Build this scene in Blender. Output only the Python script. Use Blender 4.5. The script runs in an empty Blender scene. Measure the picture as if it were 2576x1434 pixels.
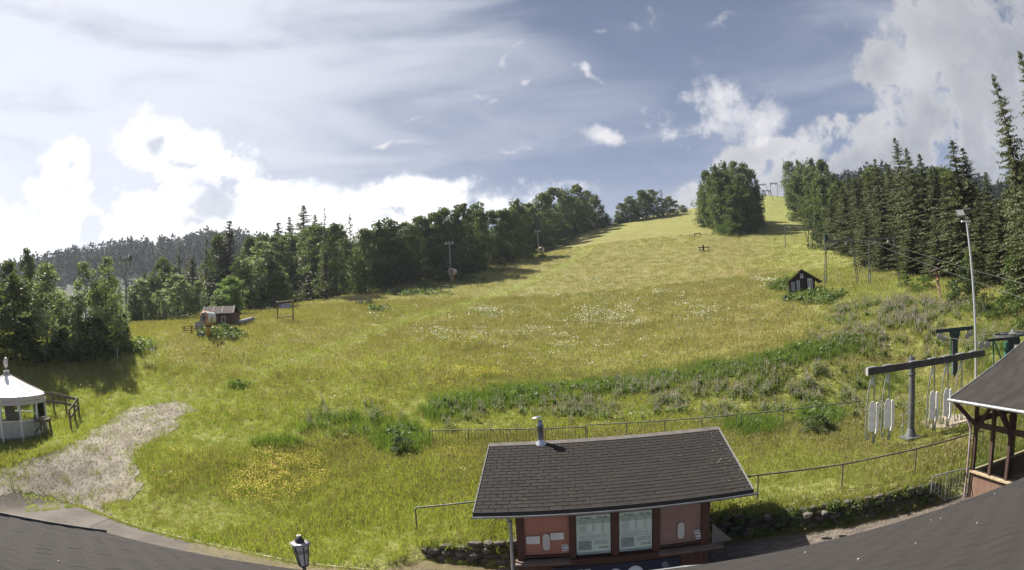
import bpy, math, random
import numpy as np
from mathutils import Vector, Matrix
RAD=math.radians
random.seed(7); rng=np.random.default_rng(11)
sc=bpy.context.scene; col=sc.collection
# ------------------------------------------------------------------ camera
W,H,F=2576.,1434.,1450.
PITCH=RAD(3.95); ROLL=RAD(3.1); HC=7.0
_f=np.array([0,math.cos(PITCH),math.sin(PITCH)]); _r0=np.array([1.,0,0]); _u0=np.cross(_r0,_f)
CR=_r0*math.cos(ROLL)-_u0*math.sin(ROLL); CU=_u0*math.cos(ROLL)+_r0*math.sin(ROLL); CF=_f
cam=bpy.data.cameras.new('camera'); cam_o=bpy.data.objects.new('camera',cam); col.objects.link(cam_o)
cam.type='PANO'; cam.panorama_type='FISHEYE_EQUISOLID'; cam.sensor_fit='HORIZONTAL'; cam.sensor_width=36
cam.fisheye_lens=36*F/W; cam.fisheye_fov=RAD(200); cam.clip_start=.05; cam.clip_end=5000
M=Matrix.Identity(4)
for i in range(3): M[i][0],M[i][1],M[i][2]=CR[i],CU[i],-CF[i]
M[2][3]=HC; cam_o.matrix_world=M; sc.camera=cam_o
CAM=np.array([0,0,HC])
def ray(px,py):
    dx=px-W/2; dy=H/2-py; r=math.hypot(dx,dy); th=2*math.asin(min(1,r/2/F)); s=math.sin(th)/r if r>1e-6 else 0
    return CR*dx*s+CU*dy*s+CF*math.cos(th)
def P(px,py,dh):
    d=ray(px,py); return CAM+d*(dh/math.hypot(d[0],d[1]))
def onz(px,py,z):
    d=ray(px,py); return CAM+d*((z-HC)/d[2])
def project(p):           # (n,3) -> px,py,dist
    d=np.asarray(p,float)-CAM; L=np.linalg.norm(d,axis=1)+1e-9; d=d/L[:,None]
    c=np.clip(d@CF,-1,1); a=d@CR; b=d@CU; th=np.arccos(c); r=2*F*np.sin(th/2); n=np.hypot(a,b)+1e-12
    return W/2+r*a/n, H/2-r*b/n, L
# ------------------------------------------------------------------ sun, exposure
SUN_AZ=-52.0; SUN_EL=49.0     # degrees from the view direction (towards the left), above the horizon
sd=Vector((math.sin(RAD(SUN_AZ))*math.cos(RAD(SUN_EL)),math.cos(RAD(SUN_AZ))*math.cos(RAD(SUN_EL)),math.sin(RAD(SUN_EL))))
sl=bpy.data.lights.new('sun','SUN'); sl.energy=5.0; sl.angle=RAD(.6); sl.color=(1,.94,.84)
so=bpy.data.objects.new('sun',sl); col.objects.link(so); so.rotation_euler=sd.to_track_quat('Z','Y').to_euler(); so.location=(-60,40,80)
vs=sc.view_settings; vs.view_transform='Standard'; vs.look='None'; vs.gamma=1; vs.use_curve_mapping=False; vs.exposure=1.32
sc.cycles.max_bounces=6; sc.cycles.transparent_max_bounces=12; sc.cycles.volume_bounces=0
# ------------------------------------------------------------------ sky
def azel(px,py):
    d=ray(px,py); return math.degrees(math.atan2(d[0],d[1])),math.degrees(math.asin(d[2]))
wd=bpy.data.worlds.new('World'); sc.world=wd; wd.use_nodes=True
nt=wd.node_tree; N=nt.nodes; Lk=nt.links; N.clear()
def nd(nt,t,**k):
    n=nt.nodes.new(t)
    for a,b in k.items():
        if a=='i':
            for kk,v in b.items(): n.inputs[kk].default_value=v
        else: setattr(n,a,b)
    return n
def ln(nt,a,b): nt.links.new(a,b)
def mth(nt,op,a,b=None,c=None,clamp=False):
    n=nt.nodes.new('ShaderNodeMath'); n.operation=op; n.use_clamp=clamp
    for i,v in enumerate((a,b,c)):
        if v is None: continue
        if isinstance(v,(int,float)): n.inputs[i].default_value=v
        else: ln(nt,v,n.inputs[i])
    return n.outputs[0]
def mixc(nt,f,a,b,bt='MIX'):
    n=nt.nodes.new('ShaderNodeMix'); n.data_type='RGBA'; n.blend_type=bt
    for s,v in ((n.inputs[0],f),(n.inputs[6],a),(n.inputs[7],b)):
        if isinstance(v,(int,float)): s.default_value=v
        elif isinstance(v,tuple): s.default_value=v if len(v)==4 else v+(1,)
        else: ln(nt,v,s)
    return n.outputs[2]
def ramp(nt,f,stops):
    n=nt.nodes.new('ShaderNodeValToRGB'); ln(nt,f,n.inputs[0]); e=n.color_ramp.elements
    while len(e)<len(stops): e.new(.5)
    for x,(p,c) in zip(e,stops): x.position=p; x.color=tuple(c)+(1,) if len(c)==3 else c
    return n.outputs[0]
def mrange(nt,v,a,b,c=0,d=1,smooth=True):
    n=nt.nodes.new('ShaderNodeMapRange'); n.interpolation_type='SMOOTHSTEP' if smooth else 'LINEAR'
    ln(nt,v,n.inputs[0]); n.inputs[1].default_value=a; n.inputs[2].default_value=b; n.inputs[3].default_value=c; n.inputs[4].default_value=d
    return n.outputs[0]
def noise(nt,vec,scale,detail=5,rough=.55,dist=0):
    n=nd(nt,'ShaderNodeTexNoise',i={'Scale':scale,'Detail':detail,'Roughness':rough,'Distortion':dist}); ln(nt,vec,n.inputs['Vector']); return n
tc=N.new('ShaderNodeTexCoord'); D=tc.outputs['Generated']
sky=nd(nt,'ShaderNodeTexSky',sky_type='NISHITA',sun_disc=False,sun_elevation=RAD(SUN_EL),sun_rotation=RAD(SUN_AZ),altitude=600,air_density=1.0,dust_density=1.2)
sx=N.new('ShaderNodeSeparateXYZ'); ln(nt,D,sx.inputs[0])
az=mth(nt,'DEGREES',mth(nt,'ARCTAN2',sx.outputs[0],sx.outputs[1])); el=mth(nt,'DEGREES',mth(nt,'ARCSINE',sx.outputs[2]))
cb=N.new('ShaderNodeCombineXYZ'); ln(nt,az,cb.inputs[0]); ln(nt,el,cb.inputs[1])
wn=noise(nt,D,5.0,6,.6)
wv=nd(nt,'ShaderNodeVectorMath',operation='SUBTRACT',i={1:(.5,.5,.5)}); ln(nt,wn.outputs['Color'],wv.inputs[0])
ws=nd(nt,'ShaderNodeVectorMath',operation='SCALE',i={'Scale':7.0}); ln(nt,wv.outputs[0],ws.inputs[0])
wa=nd(nt,'ShaderNodeVectorMath',operation='ADD'); ln(nt,cb.outputs[0],wa.inputs[0]); ln(nt,ws.outputs[0],wa.inputs[1])
Q=wa.outputs[0]; Q0=cb.outputs[0]
def blob(q,px,py,rx,ry,rot=0,wt=1.):
    a,e=azel(px,py); s=180/math.pi/F
    m=nd(nt,'ShaderNodeMapping',vector_type='TEXTURE'); ln(nt,q,m.inputs[0]); m.inputs[1].default_value=(a,e,0); m.inputs[2].default_value=(0,0,RAD(rot)); m.inputs[3].default_value=(rx*s/math.cos(RAD(e)),ry*s,1)
    l=nd(nt,'ShaderNodeVectorMath',operation='LENGTH'); ln(nt,m.outputs[0],l.inputs[0])
    return mrange(nt,l.outputs['Value'],.25,1.35,wt,0,False)
def blobs(q,lst):
    o=None
    for b in lst:
        v=blob(q,*b); o=v if o is None else mth(nt,'MAXIMUM',o,v)
    return o
fine=noise(nt,D,9,9,.62).outputs['Fac']; fine2=noise(nt,D,30,6,.6).outputs['Fac']
mp=nd(nt,'ShaderNodeMapping'); ln(nt,D,mp.inputs[0]); mp.inputs[2].default_value=(0,RAD(24),RAD(-8)); mp.inputs[3].default_value=(1.6,2,7)
streak=noise(nt,mp.outputs[0],1.6,7,.5,.6).outputs['Fac']
# thin veil, denser towards the sun
sdn=nd(nt,'ShaderNodeVectorMath',operation='DOT_PRODUCT',i={1:tuple(Vector((math.sin(RAD(-72))*.75,math.cos(RAD(-72))*.75,.55)).normalized())}); ln(nt,D,sdn.inputs[0]); sdot=sdn.outputs['Value']
veil=mth(nt,'ADD',mrange(nt,sdot,.25,.88,0,.95),mth(nt,'MULTIPLY',mth(nt,'SUBTRACT',streak,.48),2.0))
veil=mth(nt,'ADD',veil,mrange(nt,el,26,6,0,.34))
veil=mrange(nt,veil,.0,1.05,0.03,.95)
sun_glow=mrange(nt,sdot,.35,.95,0,1)
veilc=mixc(nt,sun_glow,(.38,.405,.49),(.63,.65,.73))
base=nd(nt,'ShaderNodeVectorMath',operation='SCALE',i={'Scale':.1}); ln(nt,sky.outputs[0],base.inputs[0])
blue=mixc(nt,.88,base.outputs[0],mixc(nt,mrange(nt,el,2,40),(.20,.25,.37),(.082,.112,.19)))
c0=mixc(nt,veil,blue,veilc)
# grey cloud bank to the right, lit cumulus edges
warm=(.74,.72,.72)
# grey cloud bank to the right with a ragged lit upper edge
bank=blobs(Q,[(2400,360,430,230,10),(2490,140,330,230,-15),(2100,440,420,110,16),(1880,420,190,60,12),(2540,480,400,300),(2750,250,480,520),(1800,480,150,75,10),(1900,560,300,90),(2240,190,160,110,30),(2900,600,500,500),(1720,530,140,60),(2160,330,180,70,10),(2300,520,400,160)])
bank=mth(nt,'ADD',bank,mth(nt,'ADD',mth(nt,'MULTIPLY',mth(nt,'SUBTRACT',fine,.5),1.5),mth(nt,'MULTIPLY',mth(nt,'SUBTRACT',fine2,.5),.55)))
bankm=mrange(nt,bank,.22,.60)
bshade=mrange(nt,mth(nt,'ADD',mth(nt,'MULTIPLY',fine,.75),mth(nt,'MULTIPLY',fine2,.25)),.36,.64)
lit=blobs(Q,[(1960,395,300,75,12),(2180,320,170,60,15),(1800,490,130,70,20),(2290,190,120,60,30),(1720,600,120,60)])
edge=mrange(nt,bank,.42,.95,.35,0)
bankc=mixc(nt,mth(nt,'ADD',mth(nt,'ADD',mth(nt,'MULTIPLY',bshade,.38),edge),mth(nt,'MULTIPLY',lit,.45),clamp=True),(.27,.285,.32),(.56,.555,.575))
c1=mixc(nt,mth(nt,'MULTIPLY',bankm,.95),c0,bankc)
# distinct cumulus puffs
cum=blobs(Q,[(1688.0,276.0,120,62,0),(1773.0,299.0,170,95,0),(1878.0,309.0,110,80,0),(1598.0,339.0,150,42,0),(1818.0,259.0,60,45,0),(1738.0,344.0,200,50,0),(1493.0,174.0,24,20,-20,0.7),(1518.0,199.0,42,18,-30,0.7),(963.0,374.0,40,9,0,0.74),(1023.0,374.0,45,9,0,0.74),(1353.0,217.0,30,10,0,0.66),(1136.0,179.0,24,20,0,0.47),(1468.0,462.0,80,24,0,0.58),(1278.0,394.0,80,14,0,0.48),(1028.0,314.0,40,9,0,0.62),(1250.0,269.0,26,9,0,0.58),(1288.0,169.0,20,38,-30,0.43),(1328.0,114.0,30,20,30,0.39),(1518.0,66.0,30,10,0,0.48),(1628.0,259.0,60,25,0,0.58),(1438.0,354.0,24,10,0,0.43),(1688.0,369.0,110,22,0,0.55),(1548.0,494.0,80,20,0,0.43),(1818.0,74.0,60,14,0,0.43),(768.0,364.0,22,7,0,0.47),(1208.0,254.0,40,10,0,0.43)])
cum=mth(nt,'ADD',cum,mth(nt,'ADD',mth(nt,'MULTIPLY',mth(nt,'SUBTRACT',fine2,.5),1.1),mth(nt,'MULTIPLY',mth(nt,'SUBTRACT',fine,.5),.55)))
cumm=mrange(nt,cum,.22,.95)
cumc=mixc(nt,mth(nt,'ADD',mrange(nt,fine,.38,.6,0,.6),mrange(nt,cum,.5,1.0,.45,0),clamp=True),(.44,.45,.49),(.80,.77,.77))
c2=mixc(nt,mth(nt,'MULTIPLY',cumm,.9),c1,cumc)
# sunlit white masses on the left
whi=blobs(Q,[(440,375,165,90),(560,415,110,75),(175,410,80,62),(120,490,110,50),(330,490,200,45),(640,480,100,45),(200,560,420,80),(700,540,420,80,4),(1010,505,210,50,6),(0,620,300,120),(-300,560,400,180),(520,620,600,60),(900,580,500,60,8)])
whi=mth(nt,'ADD',whi,mth(nt,'ADD',mth(nt,'MULTIPLY',mth(nt,'SUBTRACT',fine,.5),1.1),mth(nt,'MULTIPLY',mth(nt,'SUBTRACT',fine2,.5),.5)))
c3=mixc(nt,mrange(nt,whi,.25,.72),c2,mixc(nt,mth(nt,'ADD',mrange(nt,fine,.52,.66,0,.7),mrange(nt,fine2,.5,.7,0,.3)),(.98,.97,.98),(.72,.73,.78)))
drk=blobs(Q,[(525,520,85,42,0),(400,378,34,45,-20,.9),(185,410,30,24,0,.75),(470,545,60,18,0,.8),(640,395,60,22,-15,.8),(230,500,90,30,10,.6),(470,420,60,14,0,.7)])
drk=mth(nt,'ADD',drk,mth(nt,'MULTIPLY',mth(nt,'SUBTRACT',fine,.5),1.0))
c4=mixc(nt,mrange(nt,drk,.2,.95,0,.85),c3,(.40,.43,.50))
bg=nd(nt,'ShaderNodeBackground'); bg.inputs[1].default_value=.53; ln(nt,c4,bg.inputs[0])
wo=N.new('ShaderNodeOutputWorld'); ln(nt,bg.outputs[0],wo.inputs[0])
wd.cycles.sampling_method='MANUAL'; wd.cycles.sample_map_resolution=512
# ------------------------------------------------------------------ materials
MC={}
def mat(name,c,rough=.7,metal=0,c2=None,nscale=4,bump=0,bscale=30,spec=.4,stretch=None,contrast=(.35,.65),world=False,rnd=0):
    if name in MC: return MC[name]
    m=bpy.data.materials.new(name); m.use_nodes=True; t=m.node_tree; b=t.nodes['Principled BSDF']
    b.inputs['Roughness'].default_value=rough; b.inputs['Metallic'].default_value=metal; b.inputs['Specular IOR Level'].default_value=spec
    b.inputs['Base Color'].default_value=tuple(c)+(1,)
    if c2 or bump or rnd:
        if world: v=t.nodes.new('ShaderNodeNewGeometry').outputs['Position']
        else: v=t.nodes.new('ShaderNodeTexCoord').outputs['Object']
        if stretch:
            q=nd(t,'ShaderNodeMapping'); q.inputs[3].default_value=stretch; ln(t,v,q.inputs[0]); v=q.outputs[0]
    if c2:
        f=mrange(t,noise(t,v,nscale,6,.6).outputs['Fac'],*contrast)
        if rnd:
            oi=t.nodes.new('ShaderNodeObjectInfo'); f=mth(t,'ADD',mth(t,'MULTIPLY',f,1-rnd),mth(t,'MULTIPLY',oi.outputs['Random'],rnd))
        cc=mixc(t,f,tuple(c),tuple(c2)); ln(t,cc,b.inputs['Base Color'])
    if bump:
        bn=nd(t,'ShaderNodeBump',i={'Strength':bump,'Distance':.02}); ln(t,noise(t,v,bscale,5,.6).outputs['Fac'],bn.inputs['Height']); ln(t,bn.outputs[0],b.inputs['Normal'])
    MC[name]=m; return m
def leafmat(name,ca,cb_,cc=None,trans=.3,spread=.5,sat_noise=.9,rough=.55):
    m=bpy.data.materials.new(name); m.use_nodes=True; t=m.node_tree; t.nodes.clear()
    out=t.nodes.new('ShaderNodeOutputMaterial'); g=t.nodes.new('ShaderNodeNewGeometry'); oi=t.nodes.new('ShaderNodeObjectInfo')
    n=noise(t,g.outputs['Position'],sat_noise,3,.6).outputs['Fac']
    isl=g.outputs['Random Per Island']
    f=mth(t,'ADD',mth(t,'MULTIPLY',mrange(t,n,.3,.7),.45),mth(t,'ADD',mth(t,'MULTIPLY',isl,.3),mth(t,'MULTIPLY',oi.outputs['Random'],.25)))
    st=[(0.1,ca),(.8,cb_)]
    if cc: st.append((.97,cc))
    c=ramp(t,f,st)
    d=nd(t,'ShaderNodeBsdfPrincipled',i={'Roughness':rough,'Specular IOR Level':.25}); ln(t,c,d.inputs['Base Color'])
    tr=t.nodes.new('ShaderNodeBsdfTranslucent'); ln(t,mixc(t,1,c,(1.0,1.15,.45),'MULTIPLY'),tr.inputs[0])
    mx=nd(t,'ShaderNodeMixShader',i={0:trans}); ln(t,d.outputs[0],mx.inputs[1]); ln(t,tr.outputs[0],mx.inputs[2]); ln(t,mx.outputs[0],out.inputs[0])
    return m
L_dec=leafmat('broadleaf_foliage',(.07,.09,.04),(.14,.165,.07),(.18,.205,.09),.42)
L_light=leafmat('pale_foliage',(.15,.185,.11),(.25,.29,.19),(.36,.39,.28),.42)
L_willow=leafmat('willow_foliage',(.11,.17,.05),(.20,.26,.09),(.27,.32,.14),.45)
L_spr=leafmat('spruce_needles',(.052,.064,.035),(.118,.125,.06),(.15,.125,.075),.25)
L_far=leafmat('far_forest_foliage',(.012,.021,.019),(.026,.038,.031),None,.1)
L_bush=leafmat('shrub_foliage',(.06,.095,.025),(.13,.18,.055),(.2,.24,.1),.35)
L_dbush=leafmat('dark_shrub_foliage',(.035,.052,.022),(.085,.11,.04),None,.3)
L_weed=leafmat('weed_foliage',(.075,.11,.035),(.15,.19,.065),(.19,.215,.09),.38)
bark=mat('bark',(.05,.04,.03),.9,c2=(.11,.09,.07),nscale=8,bump=.5,stretch=(1,1,.2))
steel=mat('galvanised_steel',(.36,.37,.39),.45,.55,c2=(.25,.26,.28),nscale=3)
dsteel=mat('dark_steel',(.07,.075,.08),.55,.3,c2=(.12,.12,.125),nscale=5)
gpipe=mat('weathered_rail',(.16,.17,.14),.6,.2,c2=(.09,.09,.07),nscale=6)
green=mat('green_paint',(.02,.13,.085),.5,c2=(.03,.10,.07),nscale=4)
dgreen=mat('dark_green_paint',(.02,.035,.035),.5)
white=mat('white_paint',(.78,.78,.76),.5,c2=(.62,.62,.6),nscale=3)
brown=mat('brown_stained_wood',(.055,.022,.016),.6,c2=(.085,.036,.024),nscale=5,stretch=(8,8,.8),bump=.3)
plankw=mat('brown_plank',(.075,.035,.024),.65,c2=(.11,.055,.036),nscale=5,stretch=(8,8,.6),rnd=.6,bump=.3)
dwood=mat('dark_hut_wood',(.018,.011,.010),.75,c2=(.045,.022,.018),nscale=5,stretch=(9,9,.8),rnd=.5)
gwood=mat('grey_weathered_wood',(.09,.075,.055),.85,c2=(.17,.145,.11),nscale=6,stretch=(1,8,8),bump=.3)
logw=mat('log_wood',(.13,.085,.04),.8,c2=(.22,.16,.09),nscale=5,bump=.3)
palew=mat('pale_wood',(.36,.29,.19),.8,c2=(.25,.18,.11),nscale=6)
glass=None
def glassmat(name,tint,alpha,rough=.05):
    m=bpy.data.materials.new(name); m.use_nodes=True; t=m.node_tree; t.nodes.clear(); o=t.nodes.new('ShaderNodeOutputMaterial')
    tr=nd(t,'ShaderNodeBsdfTransparent',i={0:tint+(1,)}); gl=nd(t,'ShaderNodeBsdfGlossy',i={0:(.9,.95,1,1),1:rough})
    fr=nd(t,'ShaderNodeFresnel',i={0:1.22}); mx=t.nodes.new('ShaderNodeMixShader'); ln(t,mth(t,'ADD',fr.outputs[0],alpha,clamp=True),mx.inputs[0]); ln(t,tr.outputs[0],mx.inputs[1]); ln(t,gl.outputs[0],mx.inputs[2]); ln(t,mx.outputs[0],o.inputs[0]); return m
glass=glassmat('clear_glass',(.93,.96,.94),.0)
# ------------------------------------------------------------------ mesh helpers
def np_mesh(name,v,f,mats=None,smooth=False,attrs=None,midx=None):
    v=np.asarray(v,np.float32); f=np.asarray(f,np.int32); me=bpy.data.meshes.new(name)
    me.vertices.add(len(v)); me.vertices.foreach_set('co',v.ravel())
    k=f.shape[1]; me.loops.add(f.size); me.loops.foreach_set('vertex_index',f.ravel())
    me.polygons.add(len(f)); me.polygons.foreach_set('loop_start',np.arange(0,f.size,k,dtype=np.int32)); me.polygons.foreach_set('loop_total',np.full(len(f),k,np.int32))
    if smooth: me.polygons.foreach_set('use_smooth',np.ones(len(f),bool))
    for m in (mats or []): me.materials.append(m)
    if midx is not None: me.polygons.foreach_set('material_index',midx)
    me.update(calc_edges=True)
    for kk,a in (attrs or {}).items():
        at=me.attributes.new(kk,'FLOAT_COLOR' if np.ndim(a)==2 else 'FLOAT','POINT')
        at.data.foreach_set('color' if np.ndim(a)==2 else 'value',np.asarray(a,np.float32).ravel())
    return me
class MB:
    def __init__(s): s.v=[]; s.f=[]; s.sm=[]
    def add(s,v,f,sm=False):
        n=len(s.v); s.v+=[tuple(map(float,x)) for x in v]; s.f+=[tuple(i+n for i in q) for q in f]; s.sm+=[sm]*len(f); return s
    def box(s,c,d,rz=0,M=None):
        x,y,z=d[0]/2,d[1]/2,d[2]/2; vs=[Vector((a*x,b*y,e*z)) for e in (-1,1) for a,b in ((-1,-1),(1,-1),(1,1),(-1,1))]
        R=M if M is not None else Matrix.Rotation(rz,3,'Z'); vs=[R@q+Vector(c) for q in vs]
        return s.add(vs,[(3,2,1,0),(4,5,6,7),(0,1,5,4),(1,2,6,5),(2,3,7,6),(3,0,4,7)])
    def bx(s,a,b):
        return s.box([(a[i]+b[i])/2 for i in range(3)],[abs(b[i]-a[i]) for i in range(3)])
    def beam(s,a,b,w,h,up=(0,0,1)):
        a,b=Vector(a),Vector(b); d=(b-a); L=d.length; d.normalize(); u=Vector(up); x=d.cross(u)
        if x.length<1e-4: x=d.cross(Vector((0,1,0)))
        x.normalize(); u=x.cross(d); R=Matrix((x,d,u)).transposed(); return s.box((a+b)/2,(w,L,h),M=R)
    def tube(s,a,b,r,r2=None,n=8,cap=True):
        a,b=Vector(a),Vector(b); r2=r if r2 is None else r2; d=(b-a).normalized(); x=d.cross(Vector((0,0,1)))
        if x.length<1e-3: x=Vector((1,0,0))
        x.normalize(); y=d.cross(x); vs=[]
        for p,q in ((a,r),(b,r2)): vs+=[p+(x*math.cos(2*math.pi*i/n)+y*math.sin(2*math.pi*i/n))*q for i in range(n)]
        s.add(vs,[(i,(i+1)%n,n+(i+1)%n,n+i) for i in range(n)],True)
        if cap: s.add(vs[:n],[tuple(range(n))[::-1]]); s.add(vs[n:],[tuple(range(n))])
        return s
    def path(s,pts,r,n=6):
        for a,b in zip(pts[:-1],pts[1:]): s.tube(a,b,r,n=n)
        return s
    def lathe(s,prof,n=16,c=(0,0,0),axis=None,ph=0):
        vs=[]; A=axis if axis is not None else Matrix.Identity(3)
        for r,z in prof: vs+=[A@Vector((r*math.cos(2*math.pi*i/n+ph),r*math.sin(2*math.pi*i/n+ph),z))+Vector(c) for i in range(n)]
        f=[]
        for k in range(len(prof)-1): f+=[(k*n+i,k*n+(i+1)%n,(k+1)*n+(i+1)%n,(k+1)*n+i) for i in range(n)]
        return s.add(vs,f,True)
    def ext(s,poly,h,M=None,off=(0,0,0)):     # polygon in xy extruded along z
        R=M if M is not None else Matrix.Identity(3); n=len(poly)
        vs=[R@Vector((x,y,0))+Vector(off) for x,y in poly]+[R@Vector((x,y,h))+Vector(off) for x,y in poly]
        return s.add(vs,[tuple(range(n))[::-1],tuple(range(n,2*n))]+[(i,(i+1)%n,n+(i+1)%n,n+i) for i in range(n)])
    def mesh(s,name,m):
        me=bpy.data.meshes.new(name); me.from_pydata(s.v,[],s.f); me.polygons.foreach_set('use_smooth',s.sm); me.materials.append(m); me.update()
        return me
    def build(s,name,m,parent=None,loc=None,label=None):
        o=bpy.data.objects.new(name,s.mesh(name,m)); col.objects.link(o)
        if parent: o.parent=parent
        if loc is not None: o.location=loc
        if label: o['label']=label
        return o
def part(name,me,parent,loc=(0,0,0),rz=0,scale=None,rot=None):
    o=bpy.data.objects.new(name,me); col.objects.link(o); o.parent=parent; o.location=loc; o.rotation_euler=rot if rot else (0,0,rz)
    if scale: o.scale=scale
    return o
def thing(name,label,cat,loc=(0,0,0),rz=0,group=None,scale=None):
    o=bpy.data.objects.new(name,None); col.objects.link(o); o.location=loc; o.rotation_euler=(0,0,rz); o.empty_display_size=.3
    for w in ('dark ','pointed ','snow '):
        if len(label.split())>16: label=label.replace(w,'',1)
    o['label']=label; o['category']=cat
    if group: o['group']=group
    if scale: o.scale=scale
    return o
def tag(o,label,cat=None,group=None,kind=None):
    o['label']=label
    if cat: o['category']=cat
    if group: o['group']=group
    if kind: o['kind']=kind
    return o
def copy_tree(o,parent=None):
    c=o.copy(); col.objects.link(c)
    if parent: c.parent=parent
    for ch in [x for x in o.children]: copy_tree(ch,c)
    return c
XZ=Matrix(((1,0,0),(0,0,-1),(0,1,0)))    # turns an xy drawing upright, facing -y
# ------------------------------------------------------------------ terrain
CT=[(210,1272,'z',0),(330,1320,'z',0),(600,1385,'z',0),(740,1415,'z',0),(0,1290,'z',.02),(100,1262,'z',.06),(0,1235,'d',26.8),(0,1180,'d',28.6),(250,1100,'d',31),(480,1010,'d',36.5),(60,1090,'d',34.5),(180,1078,'d',33.5),
(120,1150,'d',29),(420,1200,'d',25),(600,1300,'z',.15),(700,1200,'z',.55),(900,1300,'z',.25),(1000,1350,'z',.2),
(1150,1350,'z',.65),(1280,1300,'z',.8),(1850,1290,'z',.8),(1900,1262,'z',.85),(2100,1262,'z',.78),(2330,1215,'z',.8),(2117,1228,'z',.88),(2290,1105,'z',.9),(2420,1130,'z',.9),
(1280,1200,'z',.85),(1280,1115,'z',1.05),(1000,1200,'z',.8),(900,1080,'z',1.6),(1850,1110,'z',1.1),(2150,1060,'z',1.1),
(1280,1000,'z',2.3),(1700,1000,'z',1.9),(2100,1000,'z',1.5),(2300,980,'z',1.5),(700,1000,'d',37.5),(480,900,'d',47),
(1280,950,'d',43),(1280,900,'d',50),(1280,850,'d',59),(1280,800,'d',70),(1280,760,'d',81),
(1750,900,'d',46),(1750,850,'d',53),(1750,800,'d',62),(1750,760,'d',71),(1750,700,'d',88),(1770,627,'d',118),(1750,590,'d',140),
(2100,900,'d',38),(2200,850,'d',42),(2300,800,'d',47),(2020,740,'d',62),(2077,722,'d',66),(2225,718,'d',62),(2450,780,'d',45),(2370,755,'d',52),(2540,870,'d',34),(2576,790,'d',42),
(1975,625,'d',118),(2035,620,'d',118),(1830,590,'d',138),(1900,585,'d',142),(1930,540,'d',190),(1935,492,'d',250),(2000,560,'d',160),(2100,640,'d',100),
(1750,527,'d',205),(1650,540,'d',205),(1560,562,'d',205),(1510,567,'d',200),(1430,605,'d',165),(1350,640,'d',140),(1240,665,'d',125),(1130,692,'d',112),(1000,718,'d',106),(900,740,'d',101),(800,757,'d',97),(700,772,'d',93),(600,785,'d',90),(500,800,'d',87),(380,812,'d',84),
(718,805,'d',67),(585,815,'d',66),(525,850,'d',54),(320,858,'d',51),(230,900,'d',46),(0,900,'d',47),(100,960,'d',42),
(900,850,'d',58),(900,950,'d',42),(600,920,'d',46),(1130,712,'d',102),(1400,700,'d',100)]
cp=np.array([P(a,b,v) if m=='d' else onz(a,b,v) for a,b,m,v in CT])
ex_=np.array([(0,0,0),(20,0,0),(-20,0,0),(-40,-20,0),(40,-20,1),(0,-60,0),(-20,8,0),(20,10,.4),(30,12,2.5),(-45,15,2.2),(-60,60,8.5),(-90,80,9),(-60,20,5),(-120,20,5),
 (80,50,11),(75,90,18),(105,110,22),(150,180,34),(150,270,48),(100,300,62),(60,260,46),(0,230,36),(-60,180,20),(-100,130,13),(0,330,44),(-150,250,20),(60,20,7),(120,40,10),(0,12,0),(10,12,0),(-10,13,0),(45,60,10),(-50,100,11),(-30,130,16)],float)
cp=np.vstack([cp,ex_])
S_=50.
def _k(r2): return .5*r2*np.log(r2+1e-9)
def _fit(cp,lam):
    X=cp[:,:2]/S_; n=len(X); r2=((X[:,None]-X[None])**2).sum(-1); K=_k(r2)+lam*np.eye(n); Pm=np.hstack([np.ones((n,1)),X]); A=np.block([[K,Pm],[Pm.T,np.zeros((3,3))]])
    w=np.linalg.solve(A,np.r_[cp[:,2],0,0,0]); return X,w
TX,TW=_fit(cp,.0006)
def tps(x,y):
    x=np.atleast_1d(np.asarray(x,float)).ravel(); y=np.atleast_1d(np.asarray(y,float)).ravel(); out=np.empty(len(x))
    for i in range(0,len(x),20000):
        q=np.stack([x[i:i+20000],y[i:i+20000]],1)/S_; r2=((q[:,None]-TX[None])**2).sum(-1)
        out[i:i+20000]=_k(r2)@TW[:-3]+TW[-3]+q@TW[-2:]
    return out
WX=[-60,-30,-21,-18.3,-14.6,-9.3,-7.05,-4.2,-3.6,-3.2,-1.9,-.4,0,4.9,5.7,8.3,11.1,13.7,15,22,40]
WY=[6,11,14.2,17.6,16.7,15.9,15.45,15.2,15.6,16.3,15.95,15.6,16.7,16.7,16.0,15.4,14.85,14.5,14.3,14,13]
def wall_y(x): return np.interp(x,WX,WY)
def zt(x,y):
    x=np.atleast_1d(np.asarray(x,float)).ravel(); y=np.atleast_1d(np.asarray(y,float)).ravel(); t=np.clip((y-wall_y(x)-.02)/.16,0,1); t=t*t*(3-2*t)
    z=np.maximum(tps(x,y),np.where(y<30,.0,-9)); z=z+.05*np.sin(x*.9+1.3*np.sin(y*.5))*np.cos(y*.7)*np.clip((y-17)/15,0,1)
    return -.05*(1-t)+z*t
def G(px,py,dmin=10,dmax=420):
    d=ray(px,py); h=math.hypot(d[0],d[1]); ks=np.concatenate([np.arange(dmin,80,.25),np.arange(80,dmax,1.)])/h
    pts=CAM+d*ks[:,None]; below=pts[:,2]<zt(pts[:,0],pts[:,1])
    i=int(np.argmax(below)) if below.any() else len(ks)-1
    a,b=ks[max(i-1,0)],ks[i]
    for _ in range(18):
        m=(a+b)/2; p=CAM+d*m
        if p[2]<zt(p[0],p[1])[0]: b=m
        else: a=m
    return CAM+d*b
def gz(x,y): return float(zt(x,y)[0])
def top_h(px,py,base):                # height above base of what stands at base and reaches the given line of sight
    return P(px,py,math.hypot(base[0],base[1]))[2]-base[2]
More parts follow.
